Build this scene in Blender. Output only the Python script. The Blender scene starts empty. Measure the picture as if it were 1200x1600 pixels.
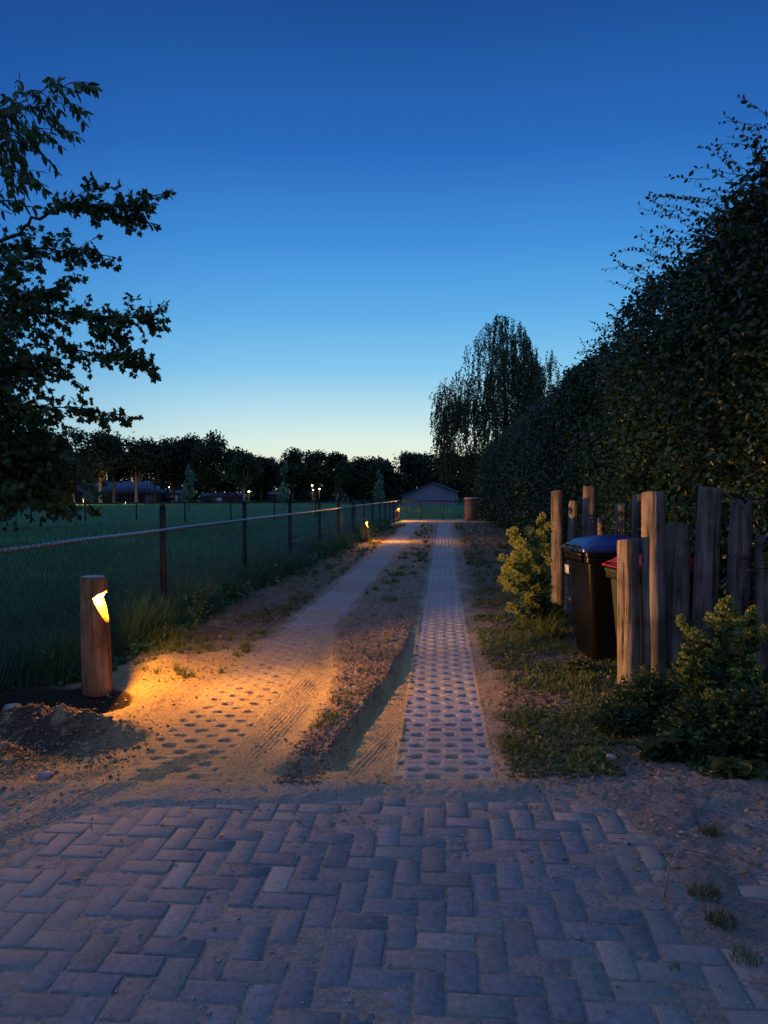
import bpy, math, random
import numpy as np
from mathutils import Vector, Matrix
R = math.radians
random.seed(7)
rng = np.random.default_rng(7)
sc = bpy.context.scene
COL = sc.collection

# ------------------------------------------------------------------ camera
CAM_H = 1.6
F = 26.0 / 36.0 * 1600          # focal length in pixels of the photograph
PITCH = math.atan((800 - 765) / F)
cam = bpy.data.objects.new("camera", bpy.data.cameras.new("camera"))
COL.objects.link(cam)
cam.location = (0, 0, CAM_H)
cam.rotation_euler = (R(90) - PITCH, 0, 0)
cam.data.sensor_fit = 'VERTICAL'
cam.data.sensor_height = 36
cam.data.lens = 26
cam.data.clip_start = 0.05
cam.data.clip_end = 3000
sc.camera = cam
sc.view_settings.view_transform = 'Standard'
sc.view_settings.look = 'None'
sc.view_settings.exposure = 0.0
sc.view_settings.gamma = 1.0

# ------------------------------------------------------------------ sky
SUN_AZ = R(4)     # the sun has set just right of straight ahead (+Y)
w = bpy.data.worlds.new("World"); sc.world = w; w.use_nodes = True
nt = w.node_tree; nt.nodes.clear()
N = nt.nodes.new; L = nt.links.new
out = N('ShaderNodeOutputWorld'); bg = N('ShaderNodeBackground'); L(bg.outputs[0], out.inputs[0])
tc = N('ShaderNodeTexCoord'); sep = N('ShaderNodeSeparateXYZ'); L(tc.outputs['Generated'], sep.inputs[0])

def srgb(c):
    return tuple((v/255/12.92) if v/255 <= .04045 else ((v/255+.055)/1.055)**2.4 for v in c)
def sky_ramp(stops):
    r = N('ShaderNodeValToRGB'); e = r.color_ramp.elements
    stops = [(math.sin(R(a)), c) for a, c in stops]
    e[0].position = stops[0][0]; e[0].color = (*srgb(stops[0][1]), 1)
    e[1].position = stops[-1][0]; e[1].color = (*srgb(stops[-1][1]), 1)
    for p, c in stops[1:-1]:
        k = e.new(p); k.color = (*srgb(c), 1)
    return r
UP = [(48, (58, 96, 168)), (64, (100, 142, 206)), (90, (112, 150, 210))]  # unseen upper sky, brightened to add fill light on the ground
toward = sky_ramp([(0, (240, 232, 200)), (2.0, (234, 238, 216)), (3.6, (220, 240, 228)), (6, (184, 224, 236)), (9, (134, 200, 238)),
                   (13, (96, 174, 232)), (18, (66, 144, 218)), (24, (42, 108, 190)), (33, (27, 77, 147))] + UP)
side = sky_ramp([(0, (150, 190, 200)), (2.5, (136, 192, 212)), (6, (110, 178, 220)), (10, (80, 156, 218)), (15, (54, 128, 204)),
                 (22, (35, 95, 176)), (33, (22, 68, 136))] + UP)
back = sky_ramp([(0, (86, 110, 150)), (12, (134, 140, 178)), (30, (120, 142, 196)), (60, (104, 142, 204)), (90, (112, 150, 210))])  # sky behind the camera, brightened for the same fill
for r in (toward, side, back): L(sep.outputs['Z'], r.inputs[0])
def vmath(op, a, b=None):
    m = N('ShaderNodeVectorMath'); m.operation = op; L(a, m.inputs[0])
    if b is not None: m.inputs[1].default_value = b
    return m
flat = vmath('MULTIPLY', tc.outputs['Generated'], (1, 1, 0))
nrm = vmath('NORMALIZE', flat.outputs[0])
dt = vmath('DOT_PRODUCT', nrm.outputs[0], (math.sin(SUN_AZ), math.cos(SUN_AZ), 0))
def mrange(sock, a, b):
    m = N('ShaderNodeMapRange'); m.interpolation_type = 'SMOOTHSTEP'
    m.inputs['From Min'].default_value = a; m.inputs['From Max'].default_value = b
    L(sock, m.inputs['Value']); return m.outputs[0]
def mixc(f, a, b):
    m = N('ShaderNodeMix'); m.data_type = 'RGBA'; L(f, m.inputs[0]); L(a, m.inputs[6]); L(b, m.inputs[7]); return m.outputs[2]
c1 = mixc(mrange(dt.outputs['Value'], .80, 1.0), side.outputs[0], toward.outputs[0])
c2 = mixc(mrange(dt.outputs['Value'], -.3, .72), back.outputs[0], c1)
nish = N('ShaderNodeTexSky'); nish.sky_type = 'NISHITA'; nish.sun_disc = False
nish.sun_elevation = R(0.5); nish.sun_rotation = SUN_AZ
add = N('ShaderNodeMix'); add.data_type = 'RGBA'; add.blend_type = 'ADD'; add.inputs[0].default_value = 0.0008
L(c2, add.inputs[6]); L(nish.outputs[0], add.inputs[7])
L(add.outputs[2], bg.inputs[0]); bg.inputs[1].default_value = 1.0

# ------------------------------------------------------------------ helpers
def at(px, py, d):
    """world point seen at a pixel of the 1200x1600 photograph, d metres ahead"""
    cx = (px - 600) / F; cy = (800 - py) / F
    yy = math.cos(PITCH) + math.sin(PITCH) * cy
    zz = -math.sin(PITCH) + math.cos(PITCH) * cy
    return Vector((cx * d / yy, d, CAM_H + zz * d / yy))
def gp(px, py):
    cx = (px - 600) / F; cy = (800 - py) / F
    yy = math.cos(PITCH) + math.sin(PITCH) * cy
    zz = -math.sin(PITCH) + math.cos(PITCH) * cy
    t = -CAM_H / zz
    return Vector((cx * t, yy * t, 0))
def tag(o, label=None, cat=None, group=None, kind=None):
    if label: o['label'] = label
    if cat: o['category'] = cat
    if group: o['group'] = group
    if kind: o['kind'] = kind
    return o
def empty(name, loc, label, cat, group=None, rz=0):
    o = bpy.data.objects.new(name, None); COL.objects.link(o)
    o.location = loc; o.rotation_euler = (0, 0, rz); o.empty_display_size = .1
    return tag(o, label, cat, group)
def mesh(name, V, faces, mat, parent=None, smooth=False, cols=None, origin=None):
    """faces: list of (k, n) int arrays"""
    V = np.asarray(V, dtype=np.float32).reshape(-1, 3)
    if origin is not None: V = V - np.asarray(origin, dtype=np.float32)
    if not isinstance(faces, list): faces = [faces]
    faces = [np.asarray(f, dtype=np.int32) for f in faces if len(f)]
    me = bpy.data.meshes.new(name)
    me.vertices.add(len(V)); me.vertices.foreach_set('co', V.ravel())
    nl = sum(f.size for f in faces); npol = sum(len(f) for f in faces)
    me.loops.add(nl); me.polygons.add(npol)
    me.loops.foreach_set('vertex_index', np.concatenate([f.ravel() for f in faces]))
    tot = np.concatenate([np.full(len(f), f.shape[1], np.int32) for f in faces])
    st = np.concatenate([[0], np.cumsum(tot)[:-1]]).astype(np.int32)
    me.polygons.foreach_set('loop_start', st)
    if smooth: me.polygons.foreach_set('use_smooth', np.ones(npol, bool))
    if cols is not None:
        for nm, c in cols.items():
            a = me.attributes.new(nm, 'FLOAT_COLOR', 'POINT')
            c = np.asarray(c, dtype=np.float32)
            if c.shape[1] == 3: c = np.hstack([c, np.ones((len(c), 1), np.float32)])
            a.data.foreach_set('color', c.ravel())
    me.update(calc_edges=True); me.validate()
    o = bpy.data.objects.new(name, me); COL.objects.link(o)
    if mat: me.materials.append(mat)
    if origin is not None: o.location = origin
    if parent is not None: o.parent = parent
    return o
def _hash(ix, iy, s):
    h = (ix.astype(np.int64) * 374761393 + iy.astype(np.int64) * 668265263 + s * 1274126177) & 0xFFFFFFFF
    h = ((h ^ (h >> 13)) * 1274126177) & 0xFFFFFFFF
    h = h ^ (h >> 16)
    return (h & 0xFFFFFF) / float(0xFFFFFF)
def vn(x, y, s=0):
    x = np.asarray(x, float); y = np.asarray(y, float)
    ix = np.floor(x); iy = np.floor(y); fx = x - ix; fy = y - iy
    ix = ix.astype(np.int64); iy = iy.astype(np.int64)
    fx = fx*fx*(3-2*fx); fy = fy*fy*(3-2*fy)
    a = _hash(ix, iy, s); b = _hash(ix+1, iy, s); c = _hash(ix, iy+1, s); d = _hash(ix+1, iy+1, s)
    return (a*(1-fx)+b*fx)*(1-fy) + (c*(1-fx)+d*fx)*fy
def fbm(x, y, s=0, o=4, g=.5):
    t = 0; a = 1; n = 0
    for k in range(o):
        t = t + a * vn(x * 2**k + 17.3*k, y * 2**k - 9.1*k, s + k); n += a; a *= g
    return t / n
def ss(a, b, x):
    t = np.clip((np.asarray(x, float) - a) / (b - a), 0, 1); return t*t*(3-2*t)
class MB:
    """collects quads / tris into one mesh"""
    def __init__(s): s.v = []; s.f = {}; s.n = 0
    def add(s, V, *Fs):
        V = np.asarray(V, float).reshape(-1, 3)
        for Fa in Fs:
            Fa = np.asarray(Fa, int)
            if len(Fa): s.f.setdefault(Fa.shape[1], []).append(Fa + s.n)
        s.v.append(V); s.n += len(V)
    def box(s, c, d, rz=0, taper=1.0):
        x, y, z = np.array(d) / 2
        P = np.array([[-x,-y,-z],[x,-y,-z],[x,y,-z],[-x,y,-z],[-x*taper,-y*taper,z],[x*taper,-y*taper,z],[x*taper,y*taper,z],[-x*taper,y*taper,z]])
        ca, sa = math.cos(rz), math.sin(rz)
        P = P @ np.array([[ca, sa, 0], [-sa, ca, 0], [0, 0, 1]]) + np.array(c)
        s.add(P, [[0,3,2,1],[4,5,6,7],[0,1,5,4],[1,2,6,5],[2,3,7,6],[3,0,4,7]])
    def tube(s, pts, r, n=6, cap=True):
        pts = [Vector(p) for p in pts]; m = len(pts)
        rr = r if hasattr(r, '__len__') else [r] * m
        V = []; up = Vector((0, 0, 1))
        for i, p in enumerate(pts):
            t = (pts[min(i+1, m-1)] - pts[max(i-1, 0)]).normalized()
            a = t.cross(up if abs(t.z) < .95 else Vector((1, 0, 0))).normalized(); b = t.cross(a)
            for k in range(n):
                an = 2*math.pi*k/n
                V.append(p + (a*math.cos(an) + b*math.sin(an)) * rr[i])
        Fq = [[i*n+k, i*n+(k+1) % n, (i+1)*n+(k+1) % n, (i+1)*n+k] for i in range(m-1) for k in range(n)]
        s.add(np.array([tuple(v) for v in V]), Fq)
        if cap:
            base = s.n - len(V)
            for ring in (0, m-1):
                c = pts[ring]; s.v.append(np.array([tuple(c)])); ci = s.n; s.n += 1
                s.f.setdefault(3, []).append(np.array([[ci, base+ring*n+k, base+ring*n+(k+1) % n] for k in range(n)]))
    def build(s, name, mat, parent=None, smooth=False, origin=None):
        fs = [np.concatenate(s.f[k]) for k in s.f]
        return mesh(name, np.concatenate(s.v), fs, mat, parent, smooth, origin=origin)

# ------------------------------------------------------------------ materials
def newmat(name):
    m = bpy.data.materials.new(name); m.use_nodes = True
    t = m.node_tree; b = t.nodes['Principled BSDF']
    return m, t, b
def noise_mat(name, c1, c2, scale=5, rough=.8, bump=.0, bscale=40, stretch=(1,1,1), spec=.3, detail=6, island=False, metal=0, bdist=.01):
    m, t, b = newmat(name); n = t.nodes.new; l = t.links.new
    co = n('ShaderNodeTexCoord'); mp = n('ShaderNodeMapping'); mp.inputs['Scale'].default_value = stretch
    l(co.outputs['Object'], mp.inputs[0])
    nz = n('ShaderNodeTexNoise'); nz.inputs['Scale'].default_value = scale; nz.inputs['Detail'].default_value = detail
    l(mp.outputs[0], nz.inputs['Vector'])
    r = n('ShaderNodeValToRGB'); r.color_ramp.elements[0].position = .3; r.color_ramp.elements[1].position = .7
    r.color_ramp.elements[0].color = (*c1, 1); r.color_ramp.elements[1].color = (*c2, 1)
    if island:
        g = n('ShaderNodeNewGeometry'); ma = n('ShaderNodeMath'); ma.operation = 'MULTIPLY_ADD'
        ma.inputs[1].default_value = .6; l(g.outputs['Random Per Island'], ma.inputs[0]); 
        m2 = n('ShaderNodeMath'); m2.operation = 'MULTIPLY'; m2.inputs[1].default_value = .4; l(nz.outputs[0], m2.inputs[0]); l(m2.outputs[0], ma.inputs[2])
        l(ma.outputs[0], r.inputs[0]); r.color_ramp.elements[0].position = .1; r.color_ramp.elements[1].position = .9
    else:
        l(nz.outputs[0], r.inputs[0])
    l(r.outputs[0], b.inputs['Base Color'])
    b.inputs['Roughness'].default_value = rough; b.inputs['Specular IOR Level'].default_value = spec; b.inputs['Metallic'].default_value = metal
    if bump:
        bz = n('ShaderNodeTexNoise'); bz.inputs['Scale'].default_value = bscale; bz.inputs['Detail'].default_value = 5
        l(mp.outputs[0], bz.inputs['Vector'])
        bp = n('ShaderNodeBump'); bp.inputs['Strength'].default_value = bump; bp.inputs['Distance'].default_value = bdist
        l(bz.outputs[0], bp.inputs['Height']); l(bp.outputs[0], b.inputs['Normal'])
    return m
def attr_mat(name, attr='col', rough=.9, bump=.6, bscale=60, bdist=.012, mott=.35, mscale=30, spec=.2, dust=False):
    m, t, b = newmat(name); n = t.nodes.new; l = t.links.new
    a = n('ShaderNodeAttribute'); a.attribute_name = attr
    co = n('ShaderNodeTexCoord')
    nz = n('ShaderNodeTexNoise'); nz.inputs['Scale'].default_value = mscale; nz.inputs['Detail'].default_value = 8; nz.inputs['Roughness'].default_value = .7
    l(co.outputs['Object'], nz.inputs['Vector'])
    mr = n('ShaderNodeMapRange'); mr.inputs['From Min'].default_value = .3; mr.inputs['From Max'].default_value = .7
    mr.inputs['To Min'].default_value = 1 - mott; mr.inputs['To Max'].default_value = 1 + mott; l(nz.outputs[0], mr.inputs[0])
    mu = n('ShaderNodeVectorMath'); mu.operation = 'SCALE'; l(a.outputs['Color'], mu.inputs[0]); l(mr.outputs[0], mu.inputs['Scale'])
    if dust:
        da = n('ShaderNodeAttribute'); da.attribute_name = 'dust'
        dn = n('ShaderNodeTexNoise'); dn.inputs['Scale'].default_value = 9; dn.inputs['Detail'].default_value = 10; dn.inputs['Roughness'].default_value = .75
        l(co.outputs['Object'], dn.inputs['Vector'])
        dm = n('ShaderNodeMath'); dm.operation = 'MULTIPLY_ADD'; dm.inputs[1].default_value = 1.7; l(dn.outputs[0], dm.inputs[0]); dm.inputs[2].default_value = -.85
        ds = n('ShaderNodeMath'); ds.operation = 'ADD'; l(dm.outputs[0], ds.inputs[0]); l(da.outputs['Fac'], ds.inputs[1])
        dr = n('ShaderNodeMapRange'); dr.inputs['From Min'].default_value = .15; dr.inputs['From Max'].default_value = .95; dr.inputs['To Max'].default_value = .92; l(ds.outputs[0], dr.inputs[0])
        dx = n('ShaderNodeMix'); dx.data_type = 'RGBA'; l(dr.outputs[0], dx.inputs[0]); l(mu.outputs[0], dx.inputs[6]); dx.inputs[7].default_value = (.30, .28, .26, 1)
        l(dx.outputs[2], b.inputs['Base Color'])
    else:
        l(mu.outputs[0], b.inputs['Base Color'])
    b.inputs['Roughness'].default_value = rough; b.inputs['Specular IOR Level'].default_value = spec
    bz = n('ShaderNodeTexNoise'); bz.inputs['Scale'].default_value = bscale; bz.inputs['Detail'].default_value = 8; bz.inputs['Roughness'].default_value = .65
    l(co.outputs['Object'], bz.inputs['Vector'])
    bp = n('ShaderNodeBump'); bp.inputs['Strength'].default_value = bump; bp.inputs['Distance'].default_value = bdist
    l(bz.outputs[0], bp.inputs['Height']); l(bp.outputs[0], b.inputs['Normal'])
    return m
def leaf_mat(name, c1, c2, rough=.5, trans=.25):
    m = noise_mat(name, c1, c2, scale=1.2, rough=rough, spec=.35, island=True)
    t = m.node_tree; b = t.nodes['Principled BSDF']; o = t.nodes['Material Output']
    tr = t.nodes.new('ShaderNodeBsdfTranslucent'); mx = t.nodes.new('ShaderNodeMixShader'); mx.inputs[0].default_value = trans
    src = b.inputs['Base Color'].links[0].from_socket
    t.links.new(src, tr.inputs[0]); t.links.new(b.outputs[0], mx.inputs[1]); t.links.new(tr.outputs[0], mx.inputs[2]); t.links.new(mx.outputs[0], o.inputs[0])
    return m
def plain(name, c, rough=.5, metal=0, spec=.5):
    return noise_mat(name, tuple(v*.85 for v in c), tuple(min(1, v*1.12) for v in c), scale=14, rough=rough, metal=metal, spec=spec, bump=.05, bscale=90)
def emit(name, c, s):
    m, t, b = newmat(name)
    b.inputs['Emission Color'].default_value = (*c, 1); b.inputs['Emission Strength'].default_value = s; b.inputs['Base Color'].default_value = (*c, 1)
    return m
M = dict(
    ground=attr_mat('bare earth and sand', mott=.42, mscale=70, bump=1.0, bscale=95, bdist=.018),
    concrete=attr_mat('cast concrete slab', mott=.22, mscale=40, bump=.5, bscale=110, bdist=.004),
    brick=attr_mat('concrete paving brick', mott=.32, mscale=38, bump=.8, bscale=70, bdist=.006, rough=.8, dust=True),
    old_wood=None,
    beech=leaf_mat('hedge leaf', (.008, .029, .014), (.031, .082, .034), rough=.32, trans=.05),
    maple=leaf_mat('field maple leaf', (.02, .05, .012), (.05, .1, .022), trans=.15),
    cherry=leaf_mat('narrow drooping leaf', (.025, .06, .012), (.06, .12, .025), trans=.15),
    birch=leaf_mat('birch leaf', (.02, .045, .02), (.05, .09, .035)),
    oak=leaf_mat('far oak leaf', (.010, .028, .012), (.03, .062, .024)),
    young=leaf_mat('young tree leaf', (.08, .18, .11), (.16, .30, .18)),
    grass=leaf_mat('meadow grass blade', (.03, .10, .05), (.10, .22, .10), rough=.6),
    lawn=leaf_mat('field grass blade', (.06, .22, .12), (.13, .34, .18), rough=.6),
    verge=leaf_mat('verge grass blade', (.05, .085, .02), (.15, .19, .06), rough=.6),
    dry=leaf_mat('dry leaf litter', (.16, .10, .05), (.45, .33, .2), rough=.8, trans=.05),
    spurge=leaf_mat('spurge leaf', (.03, .07, .03), (.07, .13, .05)),
    bract=leaf_mat('spurge flower bract', (.18, .23, .045), (.42, .46, .10)),
    yellow=leaf_mat('yellow petal', (.55, .4, .02), (.7, .55, .04)),
    bark=noise_mat('bark', (.04, .03, .022), (.12, .09, .065), scale=12, bump=.8, stretch=(1, 1, .25), bscale=30),
    pale_bark=noise_mat('pale bark', (.18, .15, .11), (.4, .34, .26), scale=6, bump=.5, stretch=(1, 1, .3)),
    twig=noise_mat('twig bark', (.03, .022, .016), (.08, .06, .04), scale=20),
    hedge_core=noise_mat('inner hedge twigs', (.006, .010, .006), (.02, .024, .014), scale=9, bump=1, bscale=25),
    post_metal=noise_mat('dark green coated steel', (.006, .010, .012), (.018, .024, .026), scale=20, rough=.5, metal=.2),
    zinc=noise_mat('galvanised steel', (.45, .47, .5), (.68, .7, .72), scale=30, rough=.42, metal=.75, bump=.2, bscale=60),
    wire=noise_mat('wire netting', (.05, .085, .10), (.10, .15, .18), scale=30, rough=.45, metal=.5),
    bin_black=plain('black moulded plastic', (.006, .007, .009), rough=.34, spec=.2),
    bin_green=plain('dark grey green moulded plastic', (.045, .055, .035), rough=.42),
    bin_blue=plain('blue moulded plastic', (.012, .035, .2), rough=.3),
    bin_red=plain('red moulded plastic', (.38, .02, .012), rough=.35),
    rubber=plain('rubber', (.015, .015, .016), rough=.8),
    sticker=plain('white paper sticker', (.75, .72, .68), rough=.6),
    roof_blue=noise_mat('ribbed roof sheet', (.05, .075, .13), (.08, .11, .18), scale=3, rough=.5),
    barn_wall=noise_mat('dark barn boards', (.05, .045, .045), (.09, .085, .085), scale=8, stretch=(1, 1, .2)),
    gable_wall=noise_mat('grey blue rendered wall', (.13, .16, .23), (.19, .22, .3), scale=2, rough=.8),
    pane=plain('window pane', (.03, .04, .06), rough=.1),
    white_frame=plain('pale window frame', (.6, .6, .6)),
    cap=noise_mat('concrete cap', (.25, .25, .26), (.4, .4, .4), scale=20, bump=.3),
    stone=noise_mat('grey stone', (.16, .16, .17), (.4, .4, .4), scale=12, bump=.6, bscale=30),
    led=emit('lamp led', (1, .62, .22), 40),
    far_led=emit('far white lamp', (1, .93, .75), 6),
    soil=noise_mat('earth crumb', (.14, .105, .075), (.27, .205, .15), scale=30, bump=.5),
)
def wood(name, base, dark, crack=.6, scale=1.0):
    m, t, b = newmat(name); n = t.nodes.new; l = t.links.new
    co = n('ShaderNodeTexCoord'); mp = n('ShaderNodeMapping'); mp.inputs['Scale'].default_value = (26*scale, 26*scale, 1.6*scale)
    oi = n('ShaderNodeObjectInfo'); mul = n('ShaderNodeVectorMath'); mul.operation = 'ADD'
    l(co.outputs['Object'], mul.inputs[0]); l(oi.outputs['Random'], mul.inputs[1]); l(mul.outputs[0], mp.inputs[0])
    a = n('ShaderNodeTexNoise'); a.inputs['Scale'].default_value = 1; a.inputs['Detail'].default_value = 8; a.inputs['Roughness'].default_value = .65; a.inputs['Distortion'].default_value = .6
    l(mp.outputs[0], a.inputs['Vector'])
    r = n('ShaderNodeValToRGB'); e = r.color_ramp.elements
    e[0].position = .34; e[0].color = (*dark, 1); e[1].position = .66; e[1].color = (*base, 1)
    k = e.new(.5); k.color = (*[(x*.7+y*.3) for x, y in zip(base, dark)], 1)
    l(a.outputs[0], r.inputs[0])
    bl = n('ShaderNodeTexNoise'); bl.inputs['Scale'].default_value = 5; bl.inputs['Detail'].default_value = 5; l(mul.outputs[0], bl.inputs['Vector'])
    mr = n('ShaderNodeMapRange'); mr.inputs['From Min'].default_value = .35; mr.inputs['From Max'].default_value = .65; mr.inputs['To Min'].default_value = .55; mr.inputs['To Max'].default_value = 1.15
    l(bl.outputs[0], mr.inputs[0])
    sc_ = n('ShaderNodeVectorMath'); sc_.operation = 'SCALE'; l(r.outputs[0], sc_.inputs[0]); l(mr.outputs[0], sc_.inputs['Scale'])
    l(sc_.outputs[0], b.inputs['Base Color']); b.inputs['Roughness'].default_value = .8; b.inputs['Specular IOR Level'].default_value = .25
    bp = n('ShaderNodeBump'); bp.inputs['Strength'].default_value = crack; bp.inputs['Distance'].default_value = .008
    l(a.outputs[0], bp.inputs['Height']); l(bp.outputs[0], b.inputs['Normal'])
    return m
M['end_grain'] = noise_mat('sawn end grain', (.30, .31, .32), (.48, .48, .48), scale=30, rough=.8, bump=.4, bscale=60)
M['grey_wood'] = wood('weathered debarked wood', (.29, .25, .215), (.045, .038, .032), 1.6)
M['lamp_wood'] = wood('robinia wood', (.40, .24, .13), (.05, .027, .015), 1.3, .8)
def brick_wall_mat():
    m, t, b = newmat('pillar brickwork'); n = t.nodes.new; l = t.links.new
    co = n('ShaderNodeTexCoord'); mp = n('ShaderNodeMapping'); mp.inputs['Rotation'].default_value = (R(90), 0, 0)
    l(co.outputs['Object'], mp.inputs[0])
    k = n('ShaderNodeTexBrick'); k.inputs['Scale'].default_value = 1; k.inputs['Brick Width'].default_value = .21; k.inputs['Row Height'].default_value = .065
    k.inputs['Mortar Size'].default_value = .008; k.inputs['Color1'].default_value = (.10, .06, .05, 1); k.inputs['Color2'].default_value = (.07, .045, .04, 1); k.inputs['Mortar'].default_value = (.2, .18, .16, 1)
    l(mp.outputs[0], k.inputs['Vector']); l(k.outputs[0], b.inputs['Base Color']); b.inputs['Roughness'].default_value = .9
    return m
M['pillar'] = brick_wall_mat()

# ------------------------------------------------------------------ lane geometry
def xr(y):   # centre line of the right slab track
    return np.interp(y, [1, 4.1, 7.9, 11.85, 24.6, 40], [.10, .341, .634, .944, 2.01, 3.27])
def xl(y):   # left slab track
    return np.interp(y, [1, 4.03, 6.72, 10, 22.3, 40], [-1.36, -1.22, -1.03, -.74, .36, 1.82])
def xr_s(y): y = np.asarray(y, float); return sum(xr(y+o) for o in (-1.2, -.6, 0, .6, 1.2)) / 5
def xl_s(y): y = np.asarray(y, float); return sum(xl(y+o) for o in (-1.2, -.6, 0, .6, 1.2)) / 5
def xf(y):   # fence line
    return .111 * np.asarray(y, float) - 3.613
def soil_l(y): return np.interp(y, [4.1, 5.5, 6.8, 8.2, 9.5], [-.60, -.44, -.46, -.56, -.46]) + np.where(np.asarray(y) > 9.5, xl(y) - xl(9.5), 0)
def soil_r(y): return np.interp(y, [4.1, 4.25, 5.06, 6.06, 7.86, 12, 40], [-.34, -.31, -.17, .05, .30, .62, 2.95])
W2 = .30
PIT = (-2.52, 5.50)
def brick_sand(x, y):
    """how much sand lies over the brick paving, 0..1"""
    c = ss(.35, -1.1, x + .75*(3.85-y))*.62*ss(1.9, 3.3, y) + .38*ss(-.6, -1.6, x) + .95*ss(3.62, 3.92, y) + .85*ss(.78, 1.25, x - .05*(3.8-y))
    c = c + .22 * ss(3.1, 3.9, y)
    c = c + (fbm(x*2.2, y*2.2, 31, 4) - .5) * 1.1 + (fbm(x*9, y*9, 35, 3) - .5) * .35
    return np.clip(c, 0, 1.3)
def ground_h(x, y, sink=True):
    x = np.asarray(x, float); y = np.asarray(y, float)
    h = -.62 * np.clip((y - 30) / 90, 0, 1.2)
    far = ss(60, 30, y)
    r, l = xr_s(y), xl_s(y)
    # general unevenness
    h = h + far * ((fbm(x*.8, y*.8, 1, 4) - .5) * .05 + (fbm(x*7, y*7, 5, 4) - .5) * .022)
    clod = np.abs(fbm(x*14, y*14, 8, 4, .6) - .5)
    fine = (fbm(x*30, y*30, 9, 2, .7) - .5) + .8*(vn(x*85, y*85, 19) - .5)*ss(14, 8, y)
    # middle soil bank
    sl, sr = soil_l(y) + .06*(fbm(x*6, y*3, 12)-.5), soil_r(y) + .05*(fbm(x*6, y*4, 13)-.5)
    ms = ss(-.12, .14, x - sl) * ss(-.03, .05, sr - x) * ss(4.08, 4.28, y + .1*(fbm(x*7, y*7, 14)-.5)) * ss(45, 30, y)
    near = ss(9.5, 6, y)
    h = h + ms * (.030*near + .012 + clod * .050 * (.35+.65*near) + fine * .014)
    # trench along the right edge of the soil bank
    tr = np.exp(-((x - sr - .055) / .032)**2) * ss(4.1, 4.4, y) * ss(7.6, 6.2, y)
    h = h - .05 * tr
    hol = np.exp(-((x + .46) / .11)**2 - ((y - 4.19) / .075)**2)
    h = h - .085 * hol
    # tyre tread lines
    path = x - (l + .42 - .10*np.clip(6.2-y, 0, 3))
    mA = ss(.30, .18, np.abs(path)) * ss(8.4, 6.8, y) * ss(3.75, 4.1, y) * (1-ms) * ss(.28, .34, x - l)
    h = h + mA * .0060 * np.sin(2*math.pi*(path + .03*fbm(x*3, y*2, 50))/.031) * ss(.30, .75, fbm(x*4, y*2.5, 51)) + mA*fine*.006
    path2 = x - (-.02 + .36*(y - 4.1) - .035*(y-4.1)**2)
    mB = ss(.26, .16, np.abs(path2)) * ss(5.6, 5.0, y) * ss(3.6, 3.95, y) * (1-ms)
    h = h + mB * .0065 * np.sin(2*math.pi*(path2+.03*fbm(x*3, y*2, 56))/.031) * ss(.30, .75, fbm(x*4, y*2.5, 53))
    path3 = (x + 1.66) - .62*(y - 4.1)
    mC = (ss(.10, .07, np.abs(path3)) + ss(.10, .07, np.abs(path3 - .36)) + ss(.12, .08, np.abs(path3 + .42))) * ss(4.6, 4.3, y) * ss(2.7, 3.1, y) * ss(-.5, -.9, x)
    h = h + mC * (.010 * np.sin(2*math.pi*path3/.034) - .004) * (.4 + fbm(x*5, y*5, 54))
    # soft verge to the right of the right track
    mv = ss(r+W2+.02, r+W2+.35, x)
    h = h + mv * (clod*.045 + fine*.012 + .012) * far
    ml = ss(l-W2+.02, l-W2-.3, x)
    h = h + ml * (clod*.035*ss(3.9, 4.6, y) + fine*.012) * far
    # mounds of dug out earth, pit under the first lamp post
    wob = .07*(fbm(x*5, y*5, 20)-.5)
    def g(cx, cy, rx, ry): return np.exp(-((x-cx+wob)/rx)**2 - ((y-cy+wob)/ry)**2)
    h = h + (.17*g(-2.35, 4.80, .45, .16) + .09*g(-1.95, 4.68, .34, .14) + .10*g(-2.5, 4.35, .35, .17) + .035*g(-1.72, 4.72, .25, .12)) * (1 + .5*(fbm(x*11, y*11, 27, 3)-.5)) + .03*clod*ss(.9, .2, np.hypot((x+2.2)/.6, (y-4.6)/.5))
    h = h + .07*g(-2.02, 6.62, .22, .42) + .02*g(-1.7, 5.9, .3, .6)
    e = ((x-PIT[0])/.60)**2 + ((y-PIT[1])/.44)**2 + .5*(fbm(x*4, y*4, 22)-.5)
    pit = ss(1.12, .80, e)
    floor = -.015 - .42*np.clip(5.70 - y, 0, .45) - .10*np.clip(-2.5 - x, 0, .5) + clod*.05 - .01
    h = h*(1-pit) + pit*floor
    # field side: rough sward base
    mf = ss(xf(y)+.5, xf(y)-.2, x)
    h = h + mf * (fbm(x*3, y*3, 25)-.5)*.06*far
    # soil lies level against the slabs
    for c in (r, l):
        wv = np.exp(-((np.abs(x-c)-W2)/.07)**2) * ss(4.0, 4.3, y) * ss(38.5, 37.5, y) * .85
        h = h*(1-wv) + wv*(-.62*np.clip((y - 30) / 90, 0, 1.2) + .004 + (fbm(x*9, y*9, 64)-.5)*.010 + fine*.006)
    # ground sinks beneath the slabs
    for c in ((r, l) if sink else ()):
        mt = ss(W2-.034, W2-.075, np.abs(x-c)) * ss(4.05, 4.11, y) * ss(38.5, 38.3, y)
        h = h*(1-mt) + mt*(-.085)
    # brick paving: sand between and over the bricks
    cov = brick_sand(x, y)
    hb = -.0034 + .020*ss(.88, 1.25, cov)*(.35+1.1*fbm(x*6, y*6, 33)) + .016*ss(3.70, 3.93, y) + fine*.0055 + (fbm(x*2.5, y*2.5, 38)-.5)*.006
    hb = hb + mC*.007*np.sin(2*math.pi*path3/.034) 
    mb = ss(4.02, 3.92, y)
    return h*(1-mb) + mb*hb

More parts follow.
